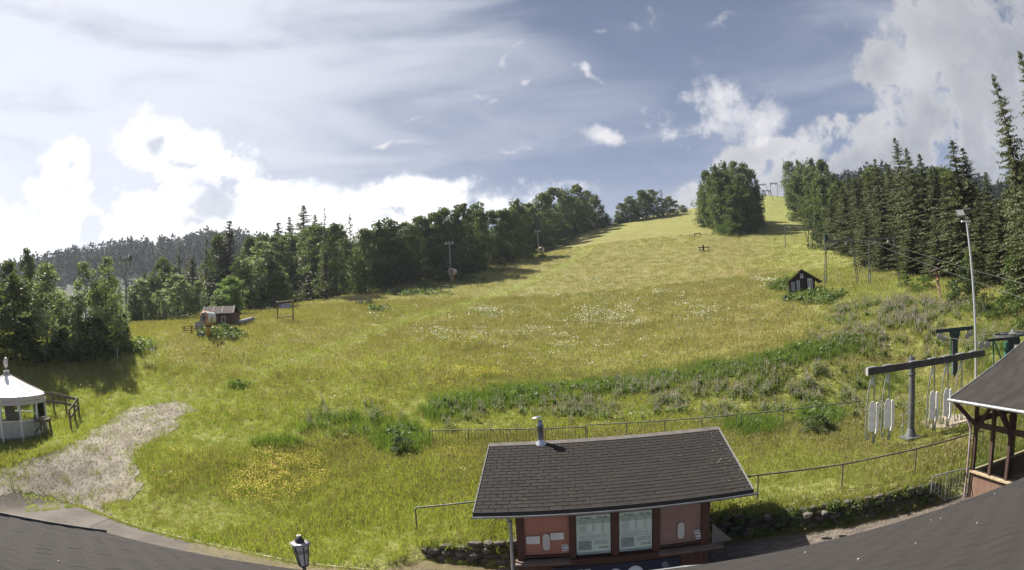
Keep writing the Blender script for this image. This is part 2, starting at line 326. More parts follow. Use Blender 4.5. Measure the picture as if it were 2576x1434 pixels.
def inpoly(px,py,poly):
    px=np.asarray(px); py=np.asarray(py); c=np.zeros(px.shape,bool); n=len(poly); j=n-1
    for i in range(n):
        xi,yi=poly[i]; xj,yj=poly[j]; m=((yi>py)!=(yj>py))&(px<(xj-xi)*(py-yi)/(yj-yi+1e-9)+xi); c^=m; j=i
    return c
GRAV=[(-200,1200),(0,1176),(60,1160),(130,1140),(210,1102),(290,1052),(335,1022),(400,1012),(475,1008),(482,1040),(445,1080),(380,1110),(335,1140),(345,1170),(385,1215),(378,1245),(335,1266),(300,1262),(255,1275),(330,1320),(210,1275),(60,1245),(-200,1250)]
def vnoise(x,y,s,seed=0):            # cheap smooth value noise
    x=np.asarray(x)/s+seed*17.3; y=np.asarray(y)/s+seed*5.1; xi=np.floor(x).astype(np.int64); yi=np.floor(y).astype(np.int64); fx=x-xi; fy=y-yi; fx=fx*fx*(3-2*fx); fy=fy*fy*(3-2*fy)
    def h(a,b):
        n=(a*374761393+b*668265263+seed*974711)&0x7fffffff; n=(n^(n>>13))*1274126177&0x7fffffff; return (n^(n>>16))%10007/10007.
    return (h(xi,yi)*(1-fx)+h(xi+1,yi)*fx)*(1-fy)+(h(xi,yi+1)*(1-fx)+h(xi+1,yi+1)*fx)*fy
def fb(x,y,s,seed=0): return .55*vnoise(x,y,s,seed)+.3*vnoise(x,y,s/2.3,seed+1)+.15*vnoise(x,y,s/5,seed+2)
def ell(px,py,l):
    o=np.zeros(np.shape(px))
    for cx,cy,rx,ry,w in l: o=np.maximum(o,w*np.clip(1.3-np.hypot((px-cx)/rx,(py-cy)/ry),0,1))
    return o
LUSH=[(1150,1020,80,24,1),(1280,1005,110,28,1),(1420,990,120,20,1),(1560,977,120,19,1),(1700,955,120,17,1),(1840,932,110,18,1),(1960,912,90,17,1),(2060,888,90,20,1),(2140,868,70,17,.8),(1960,970,120,22,.3),(2230,960,120,50,.3),(1110,1040,50,25,.9),(1900,1080,70,25,.8),(2060,1055,60,30,1),(1010,1110,70,40,.9),(2050,752,75,14,.75),(1960,722,30,16,.6),(700,1120,70,18,.6),(600,975,30,8,.9),(640,830,0.1,.1,0),(870,1070,130,35,.5),(2500,900,90,90,.4),(1650,1270,50,30,.5),(945,781,30,5,.45),(1050,739,90,7,.5),(1170,707,70,7,.55),(1245,682,50,5,.45),(1330,648,50,5,.5),(1100,722,60,5,.5),(560,845,60,10,.7),(330,880,60,14,.5)]
YEL=[(715,1200,110,55,1),(650,1240,75,45,1.1),(690,1170,80,34,1.1),(760,1180,60,30,1),(1210,948,90,22,.55),(1150,870,90,18,.28),(1450,1000,60,10,.3),(1130,970,120,25,.3),(900,1020,160,40,.35),(560,1040,160,50,.24),(850,1110,120,50,.25),(1080,1150,130,40,.28),(400,1190,90,35,.3),(1000,930,100,30,.2),(430,800,150,8,.3),(450,1150,80,20,.4)]
WHT=[(1240,792,60,18,1),(1540,812,90,24,1),(1640,742,45,10,.8),(1780,805,50,14,1),(1740,775,50,12,.5),(1150,845,110,28,.7),(1330,845,70,18,.6),(915,800,60,12,.5),(1500,800,60,20,.7),(1500,720,40,10,.4),(1820,830,60,14,.4),(1700,790,200,40,.25),(1350,870,300,60,.2),(1500,760,200,30,.2),(420,920,200,30,.2),(1640,1060,100,20,.35),(1930,720,40,14,.8),(1200,1060,100,20,.25),(200,900,90,20,.2)]
LUP=[(1750,1010,260,50,1),(1500,1035,160,30,.6),(2010,975,180,50,.8),(2280,800,180,40,1),(2200,860,140,60,.6),(1230,1050,180,40,.3),(900,1060,140,40,.25),(2080,1010,120,30,.5),(2400,870,120,60,.5),(1390,1000,60,20,.3),(2230,1040,100,30,.3)]
MOWN=[(2290,1112,110,26,1),(2400,1090,80,30,1),(480,1290,360,70,1),(1000,1380,300,60,.8),(500,1110,250,40,.7),(2050,1170,330,60,.7),(2100,1240,350,60,.9),(450,1000,200,40,.4),(1100,1320,150,30,.6)]
CHIP=[(2310,1068),(2330,1052),(2380,1042),(2440,1040),(2450,1062),(2400,1078),(2345,1080)]
APR=[(-120,1330),(-120,1192),(0,1218),(62,1243),(215,1274),(300,1300),(230,1330)]
TRK=[(420,1030),(520,1000),(620,962),(700,925),(870,862),(1000,812),(1150,772),(1300,722),(1420,668),(1500,612),(1570,572)]
def pline(px,py,l):
    o=np.full(np.shape(px),1e9)
    for (a,b),(c,d) in zip(l[:-1],l[1:]):
        t=np.clip(((px-a)*(c-a)+(py-b)*(d-b))/((c-a)**2+(d-b)**2),0,1); o=np.minimum(o,np.hypot(px-a-t*(c-a),(py-b-t*(d-b))*1.6))
    return o
def masks(p):
    px,py,d=project(p); lush=ell(px,py,LUSH); mown=ell(px,py,MOWN); tr=np.clip(1.5-pline(px,py,TRK)/np.interp(py,[570,1030],[7,24]),0,1)
    gr=inpoly(px,py,GRAV)
    # tan: how much straw-coloured seed heads, from the slope's middle and top
    tan=.15+np.clip((1030-py)/190,0,1)*.82; tan=np.where(py<800,.95,tan); tan=np.where(py<640,np.interp(py,[520,640],[.45,.95]),tan); tan=np.where((px>1850)&(py<900),tan*np.clip(1-(px-1850)/420,.28,1),tan)
    tan=np.where(px<420,tan*np.where(py<845,1,.45),tan)
    tan=tan*(1-.55*tr); mown=np.maximum(mown,tr*.4); lush=np.maximum(lush,tr*.07)
    return px,py,d,lush,mown,gr,tan
gx=[0.]; 
while gx[-1]<900: gx.append(gx[-1]+(.42 if gx[-1]<34 else min(14,.42+(gx[-1]-34)*.05)))
gx=np.array(sorted([-v for v in gx[1:]]+gx)); gy=[-80.]
while gy[-1]<1000:
    y=gy[-1]; gy.append(y+(4 if y<6 else .34 if y<48 else min(16,.34+(y-48)*.035)))
gy=np.array(gy)
GX,GY=np.meshgrid(gx,gy); GZ=zt(GX,GY)
far=np.clip((np.hypot(GX,GY).ravel()-330)/200,0,1); GZ=GZ*(1-far)+far*30
gv=np.stack([GX.ravel(),GY.ravel(),GZ],1); nx_,ny_=len(gx),len(gy); I=np.arange(nx_*ny_).reshape(ny_,nx_)
gf=np.stack([I[:-1,:-1],I[:-1,1:],I[1:,1:],I[1:,:-1]],-1).reshape(-1,4)
px,py,dd,lu,mo,gr,tn=masks(gv)
tn=np.clip(tn+(fb(gv[:,0],gv[:,1],14,3)-.5)*.9,0,1); lu=np.clip(lu,0,1)
colr=np.stack([tn,lu,mo,np.ones_like(tn)],1)
def meadowmat():
    m=bpy.data.materials.new('meadow_soil_and_turf'); m.use_nodes=True; t=m.node_tree; b=t.nodes['Principled BSDF']; b.inputs['Roughness'].default_value=.95; b.inputs['Specular IOR Level'].default_value=.05
    a=nd(t,'ShaderNodeAttribute',attribute_name='zone'); s=t.nodes.new('ShaderNodeSeparateColor'); ln(t,a.outputs['Color'],s.inputs[0]); g=t.nodes.new('ShaderNodeNewGeometry').outputs['Position']
    n1=noise(t,g,.35,8,.68).outputs['Fac']; n2=noise(t,g,3.5,5,.7).outputs['Fac']; n3=noise(t,g,.06,3,.5).outputs['Fac']
    gr_=mixc(t,mrange(t,n1,.3,.7),(.19,.215,.058),(.265,.285,.09)); tn_=mixc(t,mrange(t,n1,.3,.7),(.185,.17,.066),(.24,.208,.094))
    tf=mth(t,'ADD',s.outputs[0],mth(t,'MULTIPLY',mth(t,'SUBTRACT',n3,.5),.6),clamp=True)
    c=mixc(t,tf,gr_,tn_); c=mixc(t,mth(t,'MULTIPLY',s.outputs[1],.8),c,(.05,.09,.016)); c=mixc(t,mth(t,'MULTIPLY',s.outputs[2],mrange(t,n2,.45,.7)),c,(.20,.19,.075))
    c=mixc(t,mrange(t,n2,.25,.75,.0,.45),c,mixc(t,1,c,(.5,.55,.45),'MULTIPLY')); ln(t,c,b.inputs['Base Color'])
    bp=nd(t,'ShaderNodeBump',i={'Strength':.9,'Distance':.25}); ln(t,n2,bp.inputs['Height']); ln(t,bp.outputs[0],b.inputs['Normal']); return m
ter=bpy.data.objects.new('ground',np_mesh('ground',gv,gf,[meadowmat()],True,{'zone':colr})); col.objects.link(ter); tag(ter,'sloping meadow hillside rising from the path to the skyline',kind='structure')
# pavement: sheet up to the wall and kerb line
px_=np.concatenate([np.linspace(-60,-5,111),np.linspace(-4.6,20,100),np.linspace(21,40,6)]); rows=12
pv=[];
for x in px_:
    y1=float(wall_y(x))+.03
    for k in range(rows): pv.append((x,-40+(y1+40)*(k/(rows-1))**.35,0))
I=np.arange(len(pv)).reshape(len(px_),rows); pf=np.stack([I[:-1,:-1],I[1:,:-1],I[1:,1:],I[:-1,1:]],-1).reshape(-1,4)
asph=mat('asphalt',(.088,.078,.068),.95,c2=(.13,.116,.10),nscale=.6,bump=.6,bscale=60,spec=.15,world=True)
o=bpy.data.objects.new('pavement',np_mesh('pavement',pv,pf,[asph])); col.objects.link(o); tag(o,'grey brown asphalt path in front of the buildings',kind='structure')
kerbm=mat('kerb_concrete',(.42,.38,.27),.9,c2=(.28,.25,.17),nscale=2)
mb=MB(); kx=np.linspace(-18.3,-4.4,29)
for a,b in zip(kx[:-1],kx[1:]): mb.beam((a+.01,wall_y(a),.0),(b-.01,wall_y(b),.0),.09,.09)
o=mb.build('kerb',kerbm); tag(o,'thin pale kerb between the asphalt and the grass',kind='structure')
# gravel sheet
def drape(name,poly,step,dz,m,label,noise_amp=.35,kind='structure',xr=None):
    w=[G(a,b) if b<1260 else onz(a,b,0) for a,b in poly if a>-110]; xs=[q[0] for q in w]; ys=[q[1] for q in w]; big=poly is GRAV
    X=np.arange(min(xs)-(9 if big else 1),max(xs)+1,step); Y=np.arange(min(ys)-(3 if big else 1),max(ys)+1,step); XX,YY=np.meshgrid(X,Y); ZZ=np.maximum(zt(XX,YY),0)+dz
    v=np.stack([XX.ravel(),YY.ravel(),ZZ],1); jx=(fb(v[:,0],v[:,1],1.2,5)-.5)*2*noise_amp; jy=(fb(v[:,0],v[:,1],1.2,9)-.5)*2*noise_amp
    fade=np.clip((v[:,1]-wall_y(v[:,0])-.3)/1.5,0,1) if big else 1; a,b,_=project(v+np.stack([jx*fade,jy*fade,0*jx],1)); ins=inpoly(a,b,poly)
    if big: ins|=(a<230)&(a>-300)&(b>1176+.0*a)&(b<1250)&(v[:,1]>wall_y(v[:,0])-.05)
    I=np.arange(len(v)).reshape(len(Y),len(X)); f=np.stack([I[:-1,:-1],I[:-1,1:],I[1:,1:],I[1:,:-1]],-1).reshape(-1,4); f=f[ins[f].all(1)]
    u=np.unique(f); r=np.zeros(len(v),int); r[u]=np.arange(len(u)); o=bpy.data.objects.new(name,np_mesh(name,v[u],r[f],[m])); col.objects.link(o); tag(o,label,kind=kind); return v[u]
gravm=mat('gravel_ground',(.17,.15,.11),.95,c2=(.28,.255,.205),nscale=1.2,bump=1,bscale=45,spec=.1,world=True)
drape('paved_apron',APR,.2,.012,asph,'asphalt apron rising gently at the far left below the gravel track',.1)
gpts=drape('gravel_path',GRAV,.16,.028,gravm,'worn pale gravel track leading up left past the carousel',.95)
chipm=mat('wood_chip_ground',(.30,.22,.15),.95,c2=(.42,.34,.26),nscale=12,bump=1,bscale=50,spec=.1,world=True)
cpts=drape('gravel_patch',CHIP,.12,.05,chipm,'pale chipping patch on the ground under the hanging seats',.3)
# ------------------------------------------------------------------ scatter (geometry nodes)
def src_coll(name,meshes):
    c=bpy.data.collections.new(name)
    for i,me in enumerate(meshes):
        o=bpy.data.objects.new(name+'_source',me); c.objects.link(o)
    return c
def scatter(name,label,pts,scl,rot,coll,n_src,tilt=.12):
    n=len(pts)
    if n==0: return
    me=bpy.data.meshes.new(name); me.vertices.add(n); me.vertices.foreach_set('co',np.asarray(pts,np.float32).ravel())
    a=me.attributes.new('scl','FLOAT_VECTOR','POINT'); s=np.asarray(scl,np.float32); s=np.repeat(s[:,None],3,1) if s.ndim==1 else s; a.data.foreach_set('vector',s.ravel())
    a=me.attributes.new('rot','FLOAT_VECTOR','POINT'); r=np.stack([rng.normal(0,tilt,n),rng.normal(0,tilt,n),rot],1).astype(np.float32); a.data.foreach_set('vector',r.ravel())
    a=me.attributes.new('idx','INT','POINT'); a.data.foreach_set('value',rng.integers(0,n_src,n).astype(np.int32))
    o=bpy.data.objects.new(name,me); col.objects.link(o); tag(o,label,kind='stuff')
    g=bpy.data.node_groups.new(name,'GeometryNodeTree'); g.interface.new_socket('Geometry',in_out='INPUT',socket_type='NodeSocketGeometry'); g.interface.new_socket('Geometry',in_out='OUTPUT',socket_type='NodeSocketGeometry')
    gi=g.nodes.new('NodeGroupInput'); go=g.nodes.new('NodeGroupOutput'); ip=g.nodes.new('GeometryNodeInstanceOnPoints'); ci=g.nodes.new('GeometryNodeCollectionInfo'); ci.inputs[0].default_value=coll; ci.inputs[1].default_value=True; ci.inputs[2].default_value=True
    def na(nm,ty): x=g.nodes.new('GeometryNodeInputNamedAttribute'); x.data_type=ty; x.inputs[0].default_value=nm; return x.outputs[0]
    g.links.new(gi.outputs[0],ip.inputs['Points']); g.links.new(ci.outputs[0],ip.inputs['Instance']); ip.inputs['Pick Instance'].default_value=True
    g.links.new(na('idx','INT'),ip.inputs['Instance Index']); e=g.nodes.new('FunctionNodeEulerToRotation'); g.links.new(na('rot','FLOAT_VECTOR'),e.inputs[0]); g.links.new(e.outputs[0],ip.inputs['Rotation']); g.links.new(na('scl','FLOAT_VECTOR'),ip.inputs['Scale']); g.links.new(ip.outputs[0],go.inputs[0])
    md=o.modifiers.new('scatter','NODES'); md.node_group=g; return o
def tuft(seed,nb,h,spread,w,mats,heads=0,lean=.35):
    r=np.random.default_rng(seed); v=[];f=[];mi=[]
    for i in range(nb):
        a=r.uniform(0,6.28); rr=spread*math.sqrt(r.uniform()); x,y=rr*math.cos(a),rr*math.sin(a); hh=h*r.uniform(.55,1.1); la=r.uniform(0,6.28); l=lean*hh*r.uniform(.3,1); dx,dy=math.cos(la)*l,math.sin(la)*l; pa=r.uniform(0,3.14); cx,cy=math.cos(pa)*w,math.sin(pa)*w
        n=len(v); v+=[(x-cx,y-cy,-.03),(x+cx,y+cy,-.03),(x+dx*.35+cx*.7,y+dy*.35+cy*.7,hh*.6),(x+dx*.35-cx*.7,y+dy*.35-cy*.7,hh*.6)]; f.append((n,n+1,n+2,n+3)); mi.append(0)
        v+=[(x+dx*.35-cx*.7,y+dy*.35-cy*.7,hh*.6),(x+dx*.35+cx*.7,y+dy*.35+cy*.7,hh*.6),(x+dx+cx*.1,y+dy+cy*.1,hh),(x+dx-cx*.1,y+dy-cy*.1,hh)]; n+=4; f.append((n,n+1,n+2,n+3)); mi.append(0)
        if i<heads:
            q=w*2.2; z0,z1=hh*.98,hh*1.28; n=len(v); v+=[(x+dx-q*math.cos(pa),y+dy-q*math.sin(pa),z0),(x+dx+q*math.cos(pa),y+dy+q*math.sin(pa),z0),(x+dx*1.2+q*.6*math.cos(pa),y+dy*1.2+q*.6*math.sin(pa),z1),(x+dx*1.2-q*.6*math.cos(pa),y+dy*1.2-q*.6*math.sin(pa),z1)]; f.append((n,n+1,n+2,n+3)); mi.append(1)
    return np_mesh('tuft',v,f,mats,midx=mi)
Gr1=leafmat('grass_blade',(.225,.25,.06),(.335,.35,.11),(.40,.39,.18),.5,sat_noise=.5)
Gr2=leafmat('dry_grass_blade',(.26,.235,.095),(.345,.295,.135),(.39,.315,.17),.42,sat_noise=.35)
Gr3=leafmat('lush_grass_blade',(.095,.14,.032),(.17,.22,.06),None,.45,sat_noise=.7)
Head=leafmat('grass_seed_head',(.20,.175,.09),(.29,.24,.13),(.34,.29,.17),.3,sat_noise=.5)
YelF=mat('yellow_petal',(.44,.32,.015),.7); WhtF=mat('white_petal',(.75,.74,.66),.6); LupF=leafmat('lupin_bloom',(.20,.165,.19),(.34,.29,.28),(.40,.37,.30),.3)
T_green=src_coll('meadow_tuft',[tuft(i,16,.20,.22,.009,[Gr1,Head],3) for i in range(5)])
T_dry=src_coll('dry_tuft',[tuft(20+i,16,.28,.26,.009,[Gr2,Head],7) for i in range(5)])
T_lush=src_coll('lush_tuft',[tuft(40+i,18,.55,.26,.013,[Gr3,Gr3],0,.5) for i in range(5)])
T_far=src_coll('far_tuft',[tuft(60+i,20,.20,.55,.014,[Gr2,Head],5) for i in range(5)])
T_farg=src_coll('far_green_tuft',[tuft(80+i,20,.20,.55,.014,[Gr1,Head],3) for i in range(5)])
def flower(seed,n,h,r0,m,spread=.2):
    r=np.random.default_rng(seed); v=[];f=[];mi=[]
    for i in range(n):
        x,y=r.normal(0,spread,2); hh=h*r.uniform(.75,1.15); k=len(v); v+=[(x-.003,y,0),(x+.003,y,0),(x+.003,y,hh),(x-.003,y,hh)]; f.append((k,k+1,k+2,k+3)); mi.append(1)
        for j in range(2):
            a=r.uniform(0,3.14); t=r.uniform(-.5,.5); rr=r0*r.uniform(.7,1.2); cx,cy=math.cos(a)*rr,math.sin(a)*rr; k=len(v); v+=[(x-cx,y-cy,hh-t*rr),(x+cy,y-cx,hh+.3*rr),(x+cx,y+cy,hh+t*rr),(x-cy,y+cx,hh-.1*rr)]; f.append((k,k+1,k+2,k+3)); mi.append(0)
    return np_mesh('flower',v,f,[m,Gr1],midx=mi)
F_yel=src_coll('yellow_flower',[flower(i,9,.42,.024,YelF) for i in range(4)]); F_wht=src_coll('white_flower',[flower(10+i,8,.42,.034,WhtF,.28) for i in range(4)])
def lupin(seed):
    r=np.random.default_rng(seed); v=[];f=[];mi=[]
    for i in range(4):
        x,y=r.normal(0,.16,2); hh=r.uniform(.55,.95); lx,ly=r.normal(0,.04,2)
        for j in range(16):
            z=hh*(.5+.5*j/16); ra=.045*(1-j/19); a=r.uniform(0,6.28); k=len(v); cx,cy=x+lx*z,y+ly*z; dx,dy=math.cos(a)*ra,math.sin(a)*ra
            v+=[(cx,cy,z),(cx+dx+dy*.5,cy+dy-dx*.5,z-.01),(cx+dx*1.1,cy+dy*1.1,z+.035),(cx+dx-dy*.5,cy+dy+dx*.5,z+.03)]; f.append((k,k+1,k+2,k+3)); mi.append(0)
        for j in range(8):
            a=r.uniform(0,6.28); z=r.uniform(.1,.5)*hh; L=.16; k=len(v); dx,dy=math.cos(a)*L,math.sin(a)*L; v+=[(x,y,z),(x+dx*.6-dy*.35,y+dy*.6+dx*.35,z+.05),(x+dx,y+dy,z+.02),(x+dx*.6+dy*.35,y+dy*.6-dx*.35,z+.05)]; f.append((k,k+1,k+2,k+3)); mi.append(1)
    return np_mesh('lupin',v,f,[LupF,L_weed],midx=mi)
F_lup=src_coll('lupin_plant',[lupin(i) for i in range(4)])
def weed(seed,n=46,h=.5,w=.4,ls=.09,m=None):
    r=np.random.default_rng(seed); c=np.stack([r.normal(0,w*.5,n),r.normal(0,w*.5,n),h*r.uniform(.08,1,n)**.7],1); c[:,2]*=np.exp(-(c[:,0]**2+c[:,1]**2)/(w*w)); v,f=leaves(c,ls,r,up=.5); return np_mesh('weed',v,f,[m or L_weed])
def leaves(c,size,r,up=.4,elong=1.0,sizes=None):
    n=len(c); nr=r.normal(0,1,(n,3)); nr[:,2]=np.abs(nr[:,2])+up; nr/=np.linalg.norm(nr,axis=1)[:,None]; t=np.cross(nr,r.normal(0,1,(n,3))); t/=np.linalg.norm(t,axis=1)[:,None]; b=np.cross(nr,t)
    s=(size*r.uniform(.6,1.3,n) if sizes is None else sizes)[:,None]; t=t*s*elong; b=b*s*.62
    v=np.stack([c-t,c-b+t*.1,c+t,c+b+t*.1],1).reshape(-1,3); f=np.arange(4*n).reshape(-1,4); return v,f
T_weed=src_coll('weed_plant',[weed(i) for i in range(5)])
APR_=0
def cand(dens,d0,d1,xa=-70,xb=70):
    hw=d1*math.sin(RAD(57)); n=int(dens*2*hw*(d1)); x=rng.uniform(-hw,hw,n); y=rng.uniform(11,d1,n); d=np.hypot(x,y); k=(d>=d0)&(d<d1)&(y>wall_y(x)+.12)&(np.abs(np.arctan2(x,y))<RAD(57)); x,y=x[k],y[k]; z=zt(x,y); p=np.stack([x,y,z],1)
    px,py,dd,lu,mo,gr,tn=masks(p); k=(py<1470)&(px>-60)&(px<2640)&~inpoly(px,py,APR)&~(inpoly(px,py,CHIP)&(fb(x,y,.8,3)<.66)); return p[k],px[k],py[k],dd[k],lu[k],mo[k],gr[k],tn[k]
def free(p):     # keep plants out of kiosk and shelter footprints
    x,y=p[:,0],p[:,1]; return ~((x>-.5)&(x<5.2)&(y<17))&~((x>14.2)&(y<14.2))
def put(name,label,sel,p,coll,ns,s0,s1,var=None,tilt=.12):
    q=p[sel]; n=len(q); s=rng.uniform(s0,s1,n)
    if var is not None: s*=var[sel]
    scatter(name,label,q,s,rng.uniform(0,6.28,n),coll,ns,tilt)
def ring(dens,d0,d1,far):
    p,px,py,dd,lu,mo,gr,tn=cand(dens,d0,d1); fr=free(p); u=rng.uniform(0,1,len(p)); nz=fb(p[:,0],p[:,1],6,2); tn2=np.clip(tn+(nz-.5)*.9,0,1)
    gnz=fb(p[:,0],p[:,1],2.0,4); ge=fb(p[:,0],p[:,1],.9,14); pe=np.clip(pline(px,py,GRAV+[GRAV[0]])/44.,0,1); ingr=gr&(gnz<.62)&(rng.uniform(0,1,len(p))<.1+pe*1.1)&(ge<.74); lush=(lu*1.25>u*.8+.12)&~ingr&fr
    var=np.clip(1-.55*mo,.3,1)*(.75+.5*fb(p[:,0],p[:,1],2.2,8))
    var=np.where(gr,var*.45,var)
    dry=(~lush)&(tn2>rng.uniform(0,1,len(p)))&~ingr&fr; grn=(~lush)&(~dry)&~ingr&fr
    if not far:
        put('meadow_grass','green grass growing on the lower meadow',grn,p,T_green,5,.8,1.35,var); put('dry_grass','straw coloured seeding grass mixed into the meadow',dry,p,T_dry,5,.75,1.2,var)
        l2=lush&(u<.85); put('lush_grass','tall lush dark green grass in the wet strip across the meadow',l2,p,T_lush,5,.7,1.3); l3=lush&(u>.80); put('weeds','broad leaved weeds in the wet strip of the meadow',l3,p,T_weed,5,.6,1.5)
    else:
        put('meadow_grass','green grass on the upper slope',grn,p,T_farg,5,.9,1.5,var); put('dry_grass','straw coloured grass covering the upper slope',dry,p,T_far,5,.9,1.4,var); l3=lush; put('weeds','patches of dark weeds on the slope',l3,p,T_weed,5,.9,1.8)
    return
ring(34,14,30,False); ring(14,30,44,False); ring(5.5,44,85,True); ring(1.6,85,140,True)
p,px,py,dd,lu,mo,gr,tn=cand(12,15,110); u=rng.uniform(0,1,len(p)); fr=free(p)&~gr; pn=fb(p[:,0],p[:,1],1.6,12)
p2=(p,px,py,dd,u,fr,pn)
k=(ell(px,py,YEL)**1.5*np.clip((pn-.35)*4,0,1)*2.3+.001>u)&(dd<75)&fr; put('yellow_flowers','yellow flowers blooming in patches of the meadow',k,p,F_yel,4,.8,1.2,np.clip(dd/34,.75,1.8))
q_=cand(34,15,34); kk=(ell(q_[1],q_[2],YEL[:4])**1.5*np.clip((fb(q_[0][:,0],q_[0][:,1],1.3,12)-.33)*4,0,1)*.62>rng.uniform(0,1,len(q_[0]))); put('yellow_flowers','dense yellow flower patch in the lower meadow left of the kiosk',kk,q_[0],F_yel,4,.75,1.15)
k=(ell(px,py,WHT)**1.3*np.clip((pn-.4)*5,0,1)*.42+.002>rng.uniform(0,1,len(p)))&fr; put('white_flowers','white flowers scattered in drifts over the meadow',k,p,F_wht,4,.8,1.2,np.clip(dd/45,.6,2.2))
k=(ell(px,py,LUP)*np.clip((pn-.33)*4,0,1)*.72>rng.uniform(0,1,len(p)))&(dd<62)&fr; put('lupins','faded purple lupin spikes standing in the rough grass',k,p,F_lup,4,.7,1.2,None,.05)
# pebbles on the gravel
def pebble(seed,m):
    r=np.random.default_rng(seed); me=MB(); vs=[Vector(q)*r.uniform(.7,1.2) for q in ((1,0,0),(-1,0,0),(0,1,0),(0,-1,0),(0,0,.6),(0,0,-.6))]; me.add([v*.5 for v in vs],[(0,2,4),(2,1,4),(1,3,4),(3,0,4),(2,0,5),(1,2,5),(3,1,5),(0,3,5)]); return me.mesh('pebble',m)
pebm=mat('pebble_stone',(.21,.19,.155),.9,c2=(.44,.405,.355),nscale=.9,world=True); pebs=src_coll('pebble',[pebble(i,pebm) for i in range(4)])
k=rng.integers(0,len(gpts),19000); q=gpts[k]+np.stack([rng.normal(0,.14,19000),rng.normal(0,.14,19000),np.full(19000,.004)],1); scatter('gravel','loose pale stones lying on the gravel track',q,rng.uniform(.02,.07,19000),rng.uniform(0,6,19000),pebs,4,.5)
k=rng.integers(0,len(cpts),2500); q=cpts[k]+np.stack([rng.uniform(-.07,.07,2500),rng.uniform(-.07,.07,2500),np.full(2500,.01)],1); scatter('gravel','loose pale chippings under the hanging seats',q,rng.uniform(.03,.07,2500),rng.uniform(0,6,2500),pebs,4,.5)
# tufts creeping into the track from its edges
gp_=[(a,b) for a,b in GRAV if a>-60]; Q_=[]
for (a,b),(c,d) in zip(gp_[:-1],gp_[1:]):
    if b>1262 and d>1262: continue
    g0_,g1_=G(a,b),G(c,d); m_=int(np.hypot(*(g1_-g0_)[:2])*26)
    for _ in range(m_): t_=random.random(); x_=g0_[0]+(g1_[0]-g0_[0])*t_+random.gauss(0,.42); y_=g0_[1]+(g1_[1]-g0_[1])*t_+random.gauss(0,.42); Q_.append((x_,y_))
Q_=np.array(Q_); Q_=Q_[Q_[:,1]>wall_y(Q_[:,0])+.1]; Q_=np.column_stack([Q_,zt(Q_[:,0],Q_[:,1])+.01]); scatter('edge_grass','ragged grass creeping onto the gravel track from both sides',Q_,rng.uniform(.25,.75,len(Q_)),rng.uniform(0,6,len(Q_)),T_green,5)
# dry cuttings along path edges
def strawm(seed):
    r=np.random.default_rng(seed); v=[];f=[]
    for i in range(10):
        a=r.uniform(0,6.28); L=r.uniform(.06,.16); x,y=r.normal(0,.1,2); dx,dy=math.cos(a)*L,math.sin(a)*L; n=len(v); w=.006; v+=[(x,y,.012),(x+dy*w/L,y-dx*w/L,.012),(x+dx+dy*w/L,y+dy-dx*w/L,.02),(x+dx,y+dy,.02)]; f.append((n,n+1,n+2,n+3))
    return np_mesh('straw',v,f,[Head])
st=src_coll('straw',[strawm(i) for i in range(3)]); n=1500
x=np.concatenate([rng.uniform(-11,-1,n),rng.uniform(5.5,14,n)]); y=wall_y(x)-np.abs(rng.normal(0,1,2*n))*np.where(x>0,.16,.42)-.03; scatter('dry_cuttings','dry grass cuttings lying along the edge of the paving',np.stack([x,y,0*x+.004],1),rng.uniform(.7,1.5,2*n),rng.uniform(0,6,2*n),st,3,.03)
x=np.concatenate([rng.uniform(-20,-4.3,900),rng.uniform(-3.4,-.6,200),rng.uniform(5.3,13.8,900)]); y=wall_y(x)-np.abs(rng.normal(0,.09,2000)); scatter('edge_grass','short grass tufts growing along the edge of the paving',np.stack([x,y,0*x],1),rng.uniform(.25,.6,2000),rng.uniform(0,6,2000),T_green,5)

hz=MB(); hz.bx((-950,-90,-60),(950,1050,150)); hzo=bpy.data.objects.new('haze',hz.mesh('haze',bpy.data.materials.new('haze_air'))); col.objects.link(hzo); tag(hzo,'thin summer haze over the whole hillside',kind='stuff')
hm=hzo.data.materials[0]; hm.use_nodes=True; t=hm.node_tree; t.nodes.clear(); ho=t.nodes.new('ShaderNodeOutputMaterial'); pvn=nd(t,'ShaderNodeVolumePrincipled',i={'Color':(.80,.88,1,1),'Density':.00017,'Anisotropy':.3}); ln(t,pvn.outputs[0],ho.inputs['Volume'])
